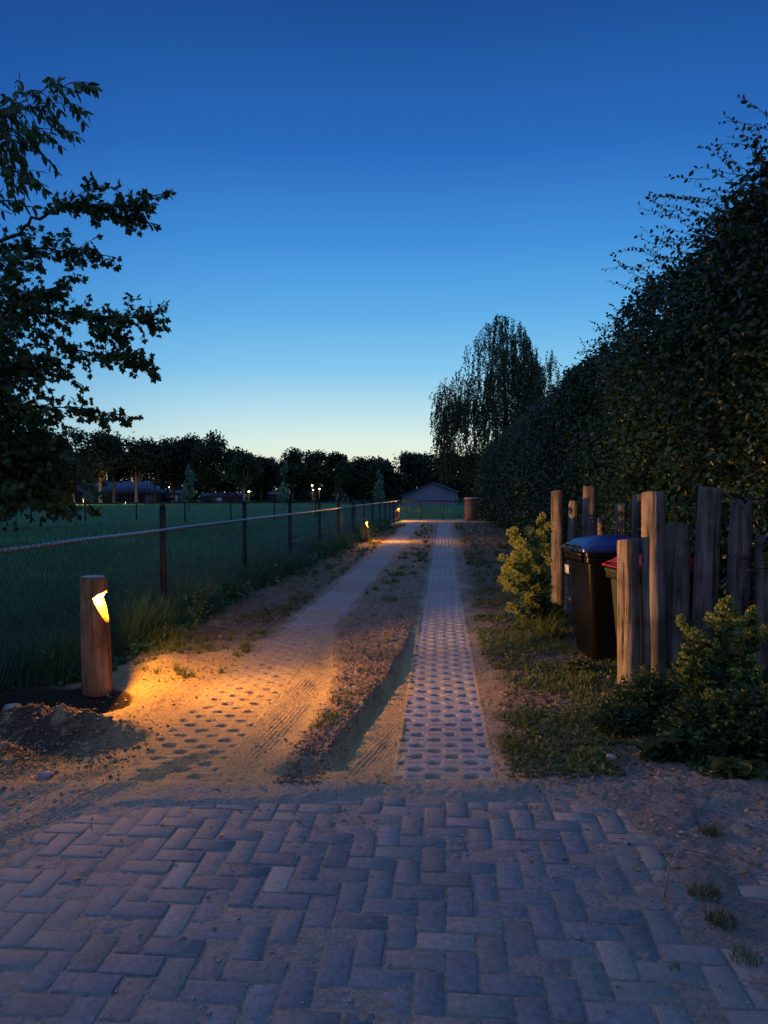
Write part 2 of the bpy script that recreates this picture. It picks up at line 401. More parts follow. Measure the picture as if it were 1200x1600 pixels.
def lerpc(a, b, m): return a*(1-m[..., None]) + np.array(b)*m[..., None]
SAND = (.50, .375, .185); SAND2 = (.37, .30, .22); SOIL = (.115, .085, .06); DIRT = (.24, .195, .15); GREEN = (.05, .13, .07)
def ground_c(x, y):
    r, l = xr_s(y), xl_s(y)
    c = np.zeros(x.shape + (3,)) + np.array(DIRT)
    n1 = fbm(x*3, y*3, 40); n2 = fbm(x*12, y*12, 41)
    c = lerpc(c, SAND2, ss(.45, .65, n1))
    # dark soil right and left of the tracks
    c = lerpc(c, SOIL, ss(r+.36, r+.6, x + .2*(n1-.5))*ss(.30, .5, n1*.5+.5*n2)*.85*ss(3.9, 4.6, y))
    c = lerpc(c, SOIL, ss(l-.32, l-.5, x)*ss(6.6, 8, y)*(.55+.4*ss(.3, .6, n2)))
    # middle
    sl, sr = soil_l(y), soil_r(y)
    ms = ss(-.05, .08, x - sl)*ss(-.02, .06, sr - x)*ss(4.08, 4.28, y)
    c = lerpc(c, (.27, .205, .15), ms*(.55+.45*ss(.35, .6, n2)))
    c = lerpc(c, (.09, .068, .05), ms*ss(.52, .68, fbm(x*22, y*22, 43))*.5)
    # sand near the first lamp and around the left track
    sand = ss(r+.42, r+.1, x)*ss(9.0, 6.5, y)*(1-ms)*ss(l-.9, l-.5, x) + ss(1.6, .9, np.hypot(x+1.7, (y-5.6)*.8))*.8
    c = lerpc(c, SAND, np.clip(sand, 0, 1)*(.75+.25*n1))
    # mound: mix of soil and sand
    mo = np.exp(-((x+2.4)/.60)**2 - ((y-4.6)/.38)**2)
    c = lerpc(c, (.07, .052, .038), np.clip(mo*1.8, 0, 1)*ss(.28, .48, n2*.6+n1*.4)*.95)
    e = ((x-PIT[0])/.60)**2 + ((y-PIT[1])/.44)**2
    c = lerpc(c, (.035, .026, .02), ss(1.2, .95, e))  # dark soil, with the shade inside the pit painted into its colour
    c = lerpc(c, (.37, .335, .30), ss(4.2, 3.7, y + .5*(n1-.5) + .25*(n2-.5))*ss(-2.6, -1.2, x + .6*(n1-.5))*.9)
    c = lerpc(c, (.225, .21, .20), ss(.85, 1.3, x)*ss(4.5, 3.8, y + .4*(n1-.5))*ss(.35, .6, .5*n1+.5*n2)*.9)
    # cross path at the end of the lane
    c = lerpc(c, SAND2, ss(36.6, 37.6, y)*ss(42.5, 41.5, y)*ss(.2, .8, x))
    # field
    f = ss(.45, .05, x - xf(y) + .5*(n1-.5))*ss(43, 40, y) + ss(41.5, 42.5, y)
    f = f*ss(-3.9, -4.5, x + .0*y + ss(6.4, 7.4, y)*-50)
    f = np.maximum(f, ss(3.5, 4.2, x-.05*y)*ss(3, 5, y))
    f = np.clip(f*1.0, 0, 1)
    c = lerpc(c, (.045, .04, .028), ss(xf(y)+.5, xf(y)+.2, x)*ss(7.4, 6.6, y)*.9)
    c = lerpc(c, (.06, .20, .11), f)
    return c
def lines(lo, a, b, hi, step, grow, first_far_lo=True):
    core = np.arange(a, b, step)
    up = [b]; s = step
    while up[-1] < hi: s *= grow; up.append(up[-1] + s)
    dn = [a]; s = step
    while dn[-1] > lo: s *= grow; dn.append(dn[-1] - s)
    return np.array(sorted(set(np.round(np.concatenate([core, up, dn[1:]]), 5))))
gx = lines(-420, -3.0, 2.3, 420, .0105, 1.045)
gy = np.concatenate([np.arange(-60, 1.2, 1.5), np.arange(1.4, 6.6, .0105), np.arange(6.61, 10, .018)])
yy = [10.0]; s_ = .02
while yy[-1] < 560: s_ *= 1.022; yy.append(yy[-1] + s_)
gy = np.concatenate([gy, yy])
GX, GY = np.meshgrid(gx, gy)
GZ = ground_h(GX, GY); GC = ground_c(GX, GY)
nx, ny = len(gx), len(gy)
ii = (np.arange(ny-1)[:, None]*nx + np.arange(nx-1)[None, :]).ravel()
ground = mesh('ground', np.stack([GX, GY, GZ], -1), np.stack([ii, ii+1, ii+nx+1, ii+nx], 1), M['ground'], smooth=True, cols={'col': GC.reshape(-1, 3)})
tag(ground, kind='structure')
print('ground verts', nx*ny)

# ------------------------------------------------------------------ brick paving (one sheet of herringbone bricks)
def brick_paving():
    V = []; Fq = []; C = []; n = 0
    rr = random.Random(3)
    ang = -math.atan(.0813); ca, sa = math.cos(ang), math.sin(ang)
    u = .1055
    ts = [(0, 0), (.004, -.0055)]
    for i in range(-46, 46):
        for j in range(-8, 52):
            m = (i - j) % 4
            if m == 0: x0, y0, wx, wy = i, j, 2, 1
            elif m == 3: x0, y0, wx, wy = i, j, 1, 2     # (i,j) and (i,j+1)
            else: continue
            cx, cy = (x0 + wx/2)*u, (y0 + wy/2)*u
            X = ca*cx - sa*cy + .02; Y = sa*cx + ca*cy + .10
            if not (-3.4 < X < 2.3 and 1.1 < Y < 3.90): continue
            hx, hy = wx*u/2 - .0030 - rr.random()*.0022, wy*u/2 - .0030 - rr.random()*.0022
            rz = rr.gauss(0, .014); tx, ty = rr.gauss(0, .007), rr.gauss(0, .007); z0 = rr.gauss(0, .0022)
            ox, oy = rr.gauss(0, .0012), rr.gauss(0, .0012)
            rc, rs = math.cos(ang + rz), math.sin(ang + rz)
            rings = []
            for inset, z in ((0, -.05), (.0006, -.0060), (.0022, -.0020), (.0060, 0)):
                ch = .003 + .004*rr.random()**2
                a, b = hx - inset, hy - inset
                pts = [(-a+ch, -b), (a-ch, -b), (a, -b+ch), (a, b-ch), (a-ch, b), (-a+ch, b), (-a, b-ch), (-a, -b+ch)]
                ring = []
                for k, (px, py) in enumerate(pts):
                    if inset < .007:
                        px += rr.gauss(0, .0014); py += rr.gauss(0, .0014)
                    zz = z + z0 + px*tx + py*ty
                    ring.append((X + ox + rc*px - rs*py, Y + oy + rs*px + rc*py, zz))
                rings.append(ring)
            for ring in rings: V += ring
            for q in range(3):
                for k in range(8):
                    Fq.append((n+q*8+k, n+q*8+(k+1) % 8, n+(q+1)*8+(k+1) % 8, n+(q+1)*8+k))
            t = n+24
            Fq += [(t, t+1, t+2, t+7), (t+7, t+2, t+3, t+6), (t+6, t+3, t+4, t+5)]
            n += 32
            g = rr.gauss(.95, .085); q = rr.random()
            base = (.20, .21, .235) if q < .6 else ((.25, .225, .22) if q < .82 else (.22, .235, .225))
            if rr.random() < .06: base = (.32, .29, .27)
            C += [tuple(v*g for v in base)]*32
    Va = np.array(V); du = np.clip(brick_sand(Va[:, 0], Va[:, 1])*1.0 + .12, 0, 1)
    o = mesh('brick_paving', V, np.array(Fq), M['brick'], smooth=False, cols={'col': np.array(C), 'dust': np.stack([du]*3, 1)})
    tag(o, kind='structure')
brick_paving()

# ------------------------------------------------------------------ grass paver tracks
def track(fn, sandy):
    ys = np.concatenate([np.arange(4.02, 7.5, .0075), np.arange(7.5, 13, .013), np.arange(13, 20, .018), np.arange(20, 38.6, .035)])
    t = np.linspace(-W2, W2, 61)
    T, Y = np.meshgrid(t, ys)
    X = fn(Y) + T
    rowp = .101; holep = .212
    yr = (Y - 4.07) / rowp; row = np.floor(yr + .5); fy = (yr - row) * rowp
    xs = (T + .02*(vn(np.floor((Y-4.07+.058)/(rowp*5))*9.1, T*0, 167)-.5)) / holep + .5*(row % 2) + .25; fx = (xs - np.floor(xs + .5)) * holep
    wob = .12*(fbm(X*20, Y*20, 60) - .5)
    e = np.sqrt((fx/.045)**2 + (fy/.031)**2) + wob*2 + .55*(fbm(X*55, Y*55, 61, 2) - .5)
    hole = ss(1.12, .72, e)
    slot = np.exp(-(fy/.0065)**2)
    cover = fbm(X*3, Y*1.6, 62) + .45*(fbm(X*14, Y*14, 63)-.5)
    if sandy: cv = np.clip((.30*ss(9.5, 7, Y) + .38*ss(6.8, 5.0, Y)) + .25*ss(.5, .7, cover), 0, 1)
    else: cv = .45*ss(.45, .75, cover) + .35*ss(4.4, 4.1, Y)
    cv = np.clip(cv + .5*ss(.03, 0, W2-np.abs(T)), 0, 1)
    depth = .040*(1-(.80 if sandy else .55)*cv)*(1+.5*ss(7, 12, Y))*(.35+1.1*vn(np.floor(xs+.5)*7.7, row*3.3, 66))
    Z = .004 - hole*depth - slot*.0085*(1-hole)*(1-.55*cv) + (fbm(X*9, Y*9, 64)-.5)*.008*(.4+cv) + (fbm(X*45, Y*45, 65)-.5)*.004
    sl = np.floor((Y-4.07+.058)/(rowp*5)); jy = (Y-4.07+.058) - sl*rowp*5; Z = Z - .010*np.exp(-((jy)/.006)**2)*(1-.7*cv); Z = Z + (vn(sl*3.7, T*0, 67)-.5)*.006 + T*(vn(sl*5.1, T*0+4, 68)-.5)*.02
    Z = Z - .62*np.clip((Y-30)/90, 0, 1)
    G = ground_h(X, Y, sink=False)
    if sandy:
        rip = np.sin(2*math.pi*(Y/.058 + .9*fbm(X*3, Y*3, 180)))*.0022*ss(.35, .6, fbm(X*5, Y*2.5, 181))
        Z = Z*(1-cv) + cv*(G + .004 - hole*.020*(.5+.9*vn(np.floor(xs+.5)*7.7, row*3.3, 66)) - slot*.0065*ss(.3, .55, fbm(X*4, Y*6, 182)) + rip)
    edge = W2 - np.abs(T) + .11*(fbm(X*6, Y*4, 161)-.5)
    bl = np.clip(ss(.045 + .05*cv, .0 + .02*cv, edge) + (T*0 if not sandy else .0), 0, 1); bl = np.maximum(bl, ss(.02, .0, W2-np.abs(T))); bl = np.maximum(bl, ss(4.09, 4.03, Y))
    Z = Z*(1-bl) + (G + .0010)*bl
    rim = np.maximum(ss(.010, .0, W2-np.abs(T)), ss(4.035, 4.02, Y)); Z = Z - .006*rim
    C = np.zeros(T.shape+(3,)) + np.array((.33, .32, .325))
    C = C * (.85 + .3*vn(sl*2.1, T*0, 69))[..., None]
    C = lerpc(C, SAND if sandy else SAND2, np.clip(cv*.95, 0, 1))
    GCc = ground_c(X, Y)
    if sandy: C = lerpc(C, (0, 0, 0), 0*cv) + (GCc*(1-.22*hole[..., None])-C)*(1.0*cv)[..., None]
    C = C*(1-bl[..., None]) + GCc*bl[..., None]
    C = lerpc(C, (.26, .21, .16) if not sandy else (.44, .35, .25), ss(.2, .7, hole)*(.8+.0*Y))
    C = lerpc(C, (.13, .10, .075), ss(.2, .7, hole)*ss(7.5, 10, Y)*.75)
    nx, ny = T.shape[1], T.shape[0]
    ii = (np.arange(ny-1)[:, None]*nx + np.arange(nx-1)[None, :]).ravel()
    o = mesh('path', np.stack([X, Y, Z], -1), np.stack([ii, ii+1, ii+nx+1, ii+nx], 1), M['ground' if sandy else 'concrete'], smooth=True, cols={'col': C.reshape(-1, 3)})
    tag(o, kind='structure')
track(xr_s, False); track(xl_s, True)

# ------------------------------------------------------------------ leaves and grass
OVAL = (np.array([(0, 0, 0), (.28, .34, .05), (.24, .72, .04), (0, 1, -.04), (-.24, .72, .04), (-.28, .34, .05)]), np.array([(0, 1, 2, 3), (0, 3, 4, 5)]))
NARROW = (np.array([(0, 0, 0), (.19, .3, .03), (.16, .7, .0), (0, 1, -.12), (-.16, .7, .0), (-.19, .3, .03)]), np.array([(0, 1, 2, 3), (0, 3, 4, 5)]))
DIAM = (np.array([(0, 0, 0), (.34, .5, .06), (0, 1, 0), (-.34, .5, .06)]), np.array([(0, 1, 2, 3)]))
_mp = [(0, 0), (.10, .22), (.42, .12), (.34, .36), (.56, .58), (.26, .60), (.20, .74), (0, 1.0)]
_mpv = [(x, y, .0) for x, y in _mp] + [(-x, y, .0) for x, y in _mp[1:-1]] + [(0, .42, .06)]
# ring: 0..7, then mirrored 8..13 (index 8 = mirror of 1)
_ring = [0, 1, 2, 3, 4, 5, 6, 7, 13, 12, 11, 10, 9, 8]
MAPLE = (np.array(_mpv), np.array([(14, _ring[i], _ring[(i+1) % 14]) for i in range(14)]))
def leaf_mesh(name, P, D, size, tmpl, mat, parent=None, roll=None, origin=None, seed=0):
    """P (n,3) stem points, D (n,3) pointing directions, size (n,)"""
    g = np.random.default_rng(seed + 11)
    P = np.asarray(P, float); D = np.asarray(D, float); n = len(P)
    D = D / (np.linalg.norm(D, axis=1, keepdims=True) + 1e-9)
    rnd = g.normal(size=(n, 3))
    if roll is not None: rnd = rnd*roll[0] + np.array(roll[1])
    A = np.cross(D, rnd); A /= (np.linalg.norm(A, axis=1, keepdims=True) + 1e-9)
    Nn = np.cross(A, D)
    tv, tf = tmpl
    V = P[:, None, :] + size[:, None, None] * (tv[None, :, 0:1]*A[:, None, :] + tv[None, :, 1:2]*D[:, None, :] + tv[None, :, 2:3]*Nn[:, None, :])
    k = len(tv)
    Fc = (tf[None] + (np.arange(n)*k)[:, None, None]).reshape(-1, tf.shape[1])
    return mesh(name, V.reshape(-1, 3), Fc, mat, parent, origin=origin)
def blades(name, x, y, z, h, wd, mat, lean=.35, parent=None, origin=None, seed=0, dirv=None):
    g = np.random.default_rng(seed+5); n = len(x)
    a = g.random(n)*2*math.pi; la = g.random(n)*2*math.pi if dirv is None else dirv
    ln = lean*(.3+g.random(n))*h
    bx, by = np.cos(a)*wd/2, np.sin(a)*wd/2
    lx, ly = np.cos(la)*ln, np.sin(la)*ln
    V = np.zeros((n, 5, 3))
    V[:, 0] = np.stack([x-bx, y-by, z], 1); V[:, 1] = np.stack([x+bx, y+by, z], 1)
    V[:, 2] = np.stack([x+bx*.8+lx*.3, y+by*.8+ly*.3, z+h*.55], 1); V[:, 3] = np.stack([x-bx*.8+lx*.3, y-by*.8+ly*.3, z+h*.55], 1)
    V[:, 4] = np.stack([x+lx, y+ly, z+h*.97], 1)
    k = np.arange(n)*5
    q = np.stack([k, k+1, k+2, k+3], 1); t = np.stack([k+3, k+2, k+4], 1)
    return mesh(name, V.reshape(-1, 3), [q, t], mat, parent, origin=origin)
def scatter(n, x0, x1, y0, y1, powr=1.0):
    u = rng.random(n); y = (y0**(1-powr) + u*(y1**(1-powr)-y0**(1-powr)))**(1/(1-powr)) if powr != 1 else y0*(y1/y0)**u
    x = x0 + rng.random(n)*(x1-x0)
    return x, y

# tall rough sward behind and along the fence
def sward():
    n = 170000
    u = rng.random(n); y = 3.6*(32/3.6)**u
    s = -.9 + rng.random(n)*1.05
    x = s*y*.62; x = np.where(rng.random(n) < .45, xf(y) + .35 - rng.random(n)**1.4*2.2, x)
    edge = xf(y) + .42 + .5*(fbm(x*2, y*1.3, 70)-.5)
    keep = (x < edge) & (((x+2.45)/.70)**2 + ((y-5.45)/.60)**2 > 1.0) & ~((y < 5.15) & (x > -3.0))
    x, y = x[keep], y[keep]
    cl = fbm(x*1.6, y*1.6, 71)
    near_f = np.exp(-((x - xf(y) + .1)/.7)**2)
    h = (.10 + .16*rng.random(len(x)) + .22*near_f*ss(.35, .65, cl)*(.5+rng.random(len(x)))) * (.75+.5*rng.random(len(x)))
    h = h*ss(0, .3, edge[keep]-x+.12)
    wd = .0045 + .0006*y
    o = blades('grass', x, y, ground_h(x, y)-.01, h, wd, M['grass'], lean=.45, seed=1)
    tag(o, kind='stuff', label='tall dark rough grass growing along the wire fence', cat='grass')
sward()
def fence_weeds():
    n = 16000; u = rng.random(n); y = 5.4*(30/5.4)**u; x = xf(y) + .5 - rng.random(n)**1.2*1.3
    k = (fbm(x*2, y*1.6, 171) + .2*rng.random(n) > .58) & (((x+2.45)/.70)**2 + ((y-5.45)/.60)**2 > 1.0); x, y = x[k], y[k]; n = len(x)
    z = ground_h(x, y) + .34*rng.random(n)**1.3*ss(.4, .7, fbm(x*3, y*3, 172)) + .01
    D = np.stack([rng.normal(size=n), rng.normal(size=n), .5*rng.normal(size=n)+.2], 1)
    o = leaf_mesh('weeds', np.stack([x, y, z], 1), D, (.02+.05*rng.random(n))*(1+.03*y), OVAL, M['grass'], roll=(.8, (0, 0, 1)))
    tag(o, kind='stuff', label='leafy weeds mixed into the rough grass under the fence', cat='weeds')
fence_weeds()
def field():
    n = 150000
    u = rng.random(n); y = 12*(118/12)**(u**.85)
    x = (rng.random(n)*1.0-.62)*y
    keep = ((x < xf(y)-.3) | (y > 43)) & (x < .16*y+3)
    x, y = x[keep], y[keep]
    h = .10+.10*rng.random(len(x)) + .25*ss(.5, .75, fbm(x*.35, y*.35, 73))*rng.random(len(x))
    o = blades('field_grass', x, y, ground_h(x, y)-.01, h, .006+.0011*y, M['lawn'], lean=.35, seed=2)
    tag(o, kind='stuff', label='short green grass covering the open field', cat='grass')
field()
def verge_grass():
    xs, ys, hs = [], [], []
    def tufts(nt, x0f, x1f, y0, y1, dens, hh, thr, sd, powr=1.4):
        x, y = scatter(nt, 0, 1, y0, y1, powr)
        x = x0f(y) + x*(x1f(y)-x0f(y))
        k = fbm(x*2.6, y*2.2, sd) + .25*(rng.random(nt)-.5) > thr
        for a, b in zip(x[k], y[k]):
            m = int(dens*(.4+rng.random()*1.2)); r_ = .02+.05*rng.random()
            th = rng.random(m)*6.28; rr_ = r_*np.sqrt(rng.random(m))
            xs.append(a+rr_*np.cos(th)); ys.append(b+rr_*np.sin(th)); hs.append(hh*(.35+rng.random(m))*(.6+.8*rng.random()))
    tufts(1900, lambda y: xr_s(y)+.36, lambda y: np.minimum(xr_s(y)+1.5+.1*(y-4), 3.6), 4.25, 11, 13, .050, .50, 80)
    tufts(900, lambda y: xr_s(y)+.5, lambda y: xr_s(y)+2.0+y*.02, 10, 34, 20, .09, .50, 81)
    tufts(110, lambda y: soil_l(y)+.05, lambda y: soil_r(y)-.03, 4.4, 12, 16, .055, .60, 82)
    tufts(230, lambda y: soil_l(y)+.05, lambda y: soil_r(y)-.03, 11, 34, 26, .08, .55, 83)
    tufts(800, lambda y: xf(y)+.45, lambda y: xl_s(y)-.36, 6.2, 34, 20, .07, .53, 84)
    # a few named patches seen in the photograph
    for px, py, r_, m, hh in ((228, 1010, .13, 260, .16), (262, 1002, .10, 180, .12), (198, 1000, .12, 220, .2), (295, 1062, .06, 60, .07), (320, 1015, .07, 60, .07), (405, 990, .09, 90, .06), (350, 1015, .05, 30, .05),
                              (1110, 1305, .05, 90, .05), (1100, 1400, .06, 120, .05), (1125, 1445, .06, 120, .05), (1165, 1500, .05, 60, .04), (1055, 1515, .02, 20, .03),
                              (515, 1135, .06, 50, .04), (610, 940, .14, 120, .07), (620, 900, .2, 160, .07), (505, 1150, .04, 25, .03), (835, 985, .18, 420, .28), (860, 1000, .14, 300, .22), (815, 1010, .12, 160, .12), (905, 1075, .1, 160, .09)):
        p = gp(px, py); th = rng.random(m)*6.28; rr_ = r_*np.sqrt(rng.random(m))
        xs.append(p.x+rr_*np.cos(th)); ys.append(p.y+rr_*np.sin(th)); hs.append(hh*(.4+rng.random(m)))
    x, y, h = np.concatenate(xs), np.concatenate(ys), np.concatenate(hs)
    o = blades('verge_grass', x, y, ground_h(x, y)-.004, h, .0032+.0004*y, M['verge'], lean=.8, seed=3)
    tag(o, kind='stuff', label='small weedy grass tufts on the bare verges of the lane', cat='grass')
    # low broad-leaved weeds
    n = 15000
    x, y = scatter(n, 0, 1, 4.0, 14, 1.5); x = xr_s(y)+.38 + x*(1.3+.08*(y-4))
    k = fbm(x*2.6, y*2.2, 80) > .48; x, y = x[k], y[k]; n = len(x)
    D = np.stack([rng.normal(size=n), rng.normal(size=n), .5*rng.random(n)], 1)
    P = np.stack([x, y, ground_h(x, y)+.012*rng.random(n)], 1)
    o = leaf_mesh('weeds', P, D, .018+.03*rng.random(n), OVAL, M['verge'], roll=(.6, (0, 0, 1.5)))
    tag(o, kind='stuff', label='low broad leaved weeds on the verge right of the lane', cat='weeds')
    # dry leaves and crumbs
    n = 11000
    x, y = scatter(n, -2.9, 2.6, 3.0, 26, 1.9); x = x + .08*y
    r, l = xr_s(y), xl_s(y)
    k = (rng.random(n) < np.where((np.abs(x-r) < .3) | (np.abs(x-l) < .3), .05, np.where((x > l) & (x < r), .35, .8))*ss(2.2, 4.4, y+.8*np.abs(x-.0)*0+ss(1, 2, x)*1.6)) & (x > xf(y)+.2)
    x, y = x[k], y[k]; n = len(x)
    D = np.stack([rng.normal(size=n), rng.normal(size=n), .35*rng.normal(size=n)], 1)
    P = np.stack([x, y, ground_h(x, y)+.006], 1)
    o = leaf_mesh('leaf_litter', P, D, .012+.03*rng.random(n)**2, DIAM, M['dry'], roll=(.5, (0, 0, 1.5)))
    tag(o, kind='stuff', label='dry leaf litter and straw bits scattered over the lane edges', cat='leaf litter')
verge_grass()
def pebbles():
    n = 5200
    x, y = scatter(n, -3.0, 2.6, 2.2, 16, 1.9); x = x + .07*y
    r, l = xr_s(y), xl_s(y)
    k = rng.random(n) < np.where((np.abs(x-r) < .3) | (np.abs(x-l) < .3), .12, 1)*np.where(y < 3.9, .35, 1)
    x, y = x[k], y[k]; n = len(x)
    s = .0025 + .010*rng.random(n)**5
    ico = np.array([(0, 0, 1), (.9, 0, .3), (.28, .85, .35), (-.72, .53, .25), (-.72, -.53, .3), (.28, -.85, .3), (0, 0, -.5)])
    fc = np.array([(0, 1, 2), (0, 2, 3), (0, 3, 4), (0, 4, 5), (0, 5, 1), (6, 2, 1), (6, 3, 2), (6, 4, 3), (6, 5, 4), (6, 1, 5)])
    z = np.maximum(ground_h(x, y), np.where(y < 3.85, 0.0, -1))
    a = rng.random(n)*6.28
    J = ico[None] * (1 + .25*rng.normal(size=(n, 7, 1))) * np.array([1.3, 1, .8])
    X = J[..., 0]*np.cos(a)[:, None] - J[..., 1]*np.sin(a)[:, None]; Y = J[..., 0]*np.sin(a)[:, None] + J[..., 1]*np.cos(a)[:, None]
    V = np.stack([X, Y, J[..., 2]], -1)*s[:, None, None] + np.stack([x, y, z], 1)[:, None]
    o = mesh('gravel', V.reshape(-1, 3), (fc[None] + (np.arange(n)*7)[:, None, None]).reshape(-1, 3), M['stone'], smooth=True)
    tag(o, kind='stuff', label='loose small pebbles and earth crumbs along the lane', cat='gravel')
pebbles()
def crumbs():
    n = 8500; g = np.random.default_rng(44)
    u = g.random(n); y = 3.9*(20/3.9)**(u**1.3)
    which = g.random(n)*.8+.2*(g.random(n) < .9)
    x = np.where(which < .5, soil_l(y) + g.random(n)*(soil_r(y)-soil_l(y)), np.where(which < .62, xr_s(y)+.34+g.random(n)*.5, xf(y)+.5+g.random(n)*(xl_s(y)-xf(y)-.85)))
    k = ~((which >= .62) & (y < 6.0)); x, y = x[k], y[k]
    m = 2600; x = np.concatenate([x, -2.25+.42*g.normal(size=m)]); y = np.concatenate([y, 4.55+.24*g.normal(size=m)])
    k = (y < 5.05) | (x > -2.0); x, y = x[k], y[k]; n = len(x)
    s = (.0035 + .012*g.random(n)**4)*np.where(y > 8, 1.4, 1)
    ico = np.array([(0, 0, 1), (.9, 0, .3), (.28, .85, .35), (-.72, .53, .25), (-.72, -.53, .3), (.28, -.85, .3), (0, 0, -.5)])
    fc = np.array([(0, 1, 2), (0, 2, 3), (0, 3, 4), (0, 4, 5), (0, 5, 1), (6, 2, 1), (6, 3, 2), (6, 4, 3), (6, 5, 4), (6, 1, 5)])
    a = g.random(n)*6.28; J = ico[None]*(1+.3*g.normal(size=(n, 7, 1)))
    X = J[..., 0]*np.cos(a)[:, None] - J[..., 1]*np.sin(a)[:, None]; Y = J[..., 0]*np.sin(a)[:, None] + J[..., 1]*np.cos(a)[:, None]
    V = np.stack([X, Y, J[..., 2]], -1)*s[:, None, None] + np.stack([x, y, ground_h(x, y)+.001], 1)[:, None]
    o = mesh('earth_crumbs', V.reshape(-1, 3), (fc[None] + (np.arange(n)*7)[:, None, None]).reshape(-1, 3), M['soil'], smooth=True)
    tag(o, kind='stuff', label='dark crumbs of earth on the bank and verges', cat='earth')
crumbs()
def rock(px, py, s, label, mat='stone', sd=0, flat=.7):
    p = gp(px, py); g = random.Random(sd)
    mb = MB(); nu, nv = 14, 9; V = []
    for j in range(nv+1):
        for i in range(nu):
            th = math.pi*j/nv; ph = 2*math.pi*i/nu
            r = 1 + .35*(float(vn(3*math.cos(ph)*math.sin(th)+sd*3.1+9, 3*math.sin(ph)*math.sin(th)+4*math.cos(th)+9, sd))-.5)
            V.append((s*r*math.sin(th)*math.cos(ph)*1.25, s*r*math.sin(th)*math.sin(ph), s*flat*r*math.cos(th)))
    Fq = [[j*nu+i, j*nu+(i+1) % nu, (j+1)*nu+(i+1) % nu, (j+1)*nu+i] for j in range(nv) for i in range(nu)]
    mb.add(V, Fq); o = mb.build('stone', M[mat], smooth=True)
    z = float(ground_h(np.array([p.x]), np.array([p.y]))[0])
    o.location = (p.x, p.y, z + s*flat*.45); o.rotation_euler = (0, 0, g.random()*6)
    tag(o, label, 'stone', 'loose stones beside the lane')
rock(70, 1214, .035, 'rounded grey stone in the dug earth at the left edge of the lane', sd=1)
rock(956, 1192, .028, 'pale broken stone at the foot of the leafy bushes', sd=2)
rock(590, 1228, .014, 'tiny dark stone at the corner where the right slab track starts', sd=3)
rock(20, 1140, .05, 'dark lump of stone behind the earth mound, far left', sd=5)

# ------------------------------------------------------------------ timber posts
def log_mesh(name, length, r0, r1, mat, parent=None, seed=0, lean=(0, 0), notch=None, origin=None, nseg=44, step=.018, slant=.012, z0=0.0, bend=.006):
    g = random.Random(seed)
    zs = list(np.arange(0, length, step)) + [length]
    if notch:
        za, zb, zc = notch['low'], notch['in'], notch['top']
        zs = sorted(set([round(z, 5) for z in zs if not (za-.01 < z < zc+.01)] + [round(float(v), 5) for v in np.arange(za-.01, zc+.011, .0045)]))
    zs = np.array(zs); ph = np.arange(nseg)*2*math.pi/nseg
    PH, Z = np.meshgrid(ph, zs)
    rad = r0 + (r1-r0)*Z/length
    rad = rad*(1 + .07*(fbm(np.cos(PH)*1.2+seed, np.sin(PH)*1.2+Z*1.3, seed)-.5) + .03*(fbm(np.cos(PH)*3+seed, np.sin(PH)*3+Z*5, seed+4)-.5))
    for k in range(7):
        a0 = g.random()*6.28; wv = .03+.04*g.random(); zc0 = g.random()*length; zl = length*(.25+.4*g.random())
        aa = np.angle(np.exp(1j*(PH - a0 - .12*np.sin(Z*3+k))))
        rad = rad - .10*r0*(1.2*np.exp(-(aa/(wv*1.6))**2))*np.exp(-((Z-zc0)/zl)**4)
    for k in range(2):
        a0 = g.random()*6.28; zc0 = g.random()*length
        aa = np.angle(np.exp(1j*(PH-a0)))
        rad = rad + .05*r0*np.exp(-(aa/.25)**2 - ((Z-zc0)/.03)**2)
    # worn ends
    rad = rad*(1 - .06*ss(length-.012, length, Z) - .10*ss(.02, 0, Z))
    X = rad*np.cos(PH); Y = rad*np.sin(PH)
    if notch:
        nv = (math.cos(notch['ang']), math.sin(notch['ang'])); rm = r0*.96; u0 = notch['depth']
        lim = np.where((Z > za) & (Z <= zb), rm + (u0-rm)*(Z-za)/(zb-za), np.where((Z > zb) & (Z < zc), u0 + (rm-u0)*((Z-zb)/(zc-zb)), 9.0))
        U = X*nv[0] + Y*nv[1]; ex = np.maximum(0, U-lim)
        X = X - ex*nv[0]; Y = Y - ex*nv[1]
    t = Z/length
    X = X + lean[0]*t + bend*np.sin(t*3.1+seed); Y = Y + lean[1]*t
    Zs = Z + slant*t*np.clip((Z-length+.1)/.1, 0, 1)*(np.cos(PH+seed))
    V = np.stack([X, Y, Zs+z0], -1).reshape(-1, 3)
    m = len(zs)
    ii = (np.arange(m-1)[:, None]*nseg + np.arange(nseg)[None]).ravel(); jj = (np.arange(m-1)[:, None]*nseg + (np.arange(nseg)[None]+1) % nseg).ravel()
    Fq = np.stack([ii, jj, jj+nseg, ii+nseg], 1)
    cb = V[:nseg].mean(0); ct = V[-nseg:].mean(0)
    V = np.vstack([V, cb, ct]); nb = m*nseg; k = np.arange(nseg)
    T1 = np.stack([np.full(nseg, nb), (k+1) % nseg, k], 1); T2 = np.stack([np.full(nseg, nb+1), (m-1)*nseg+k, (m-1)*nseg+(k+1) % nseg], 1)
    o = mesh(name, V, [Fq, np.vstack([T1, T2])], mat, parent, smooth=False)
    me = o.data
    sm = np.ones(len(me.polygons), bool); sm[len(Fq):] = False
    me.polygons.foreach_set('use_smooth', sm)
    try: me.set_sharp_from_angle(angle=R(38))
    except Exception: pass
    if origin is not None: o.location = origin
    return o
G_POST = 'weathered timber posts standing around the wheelie bins'
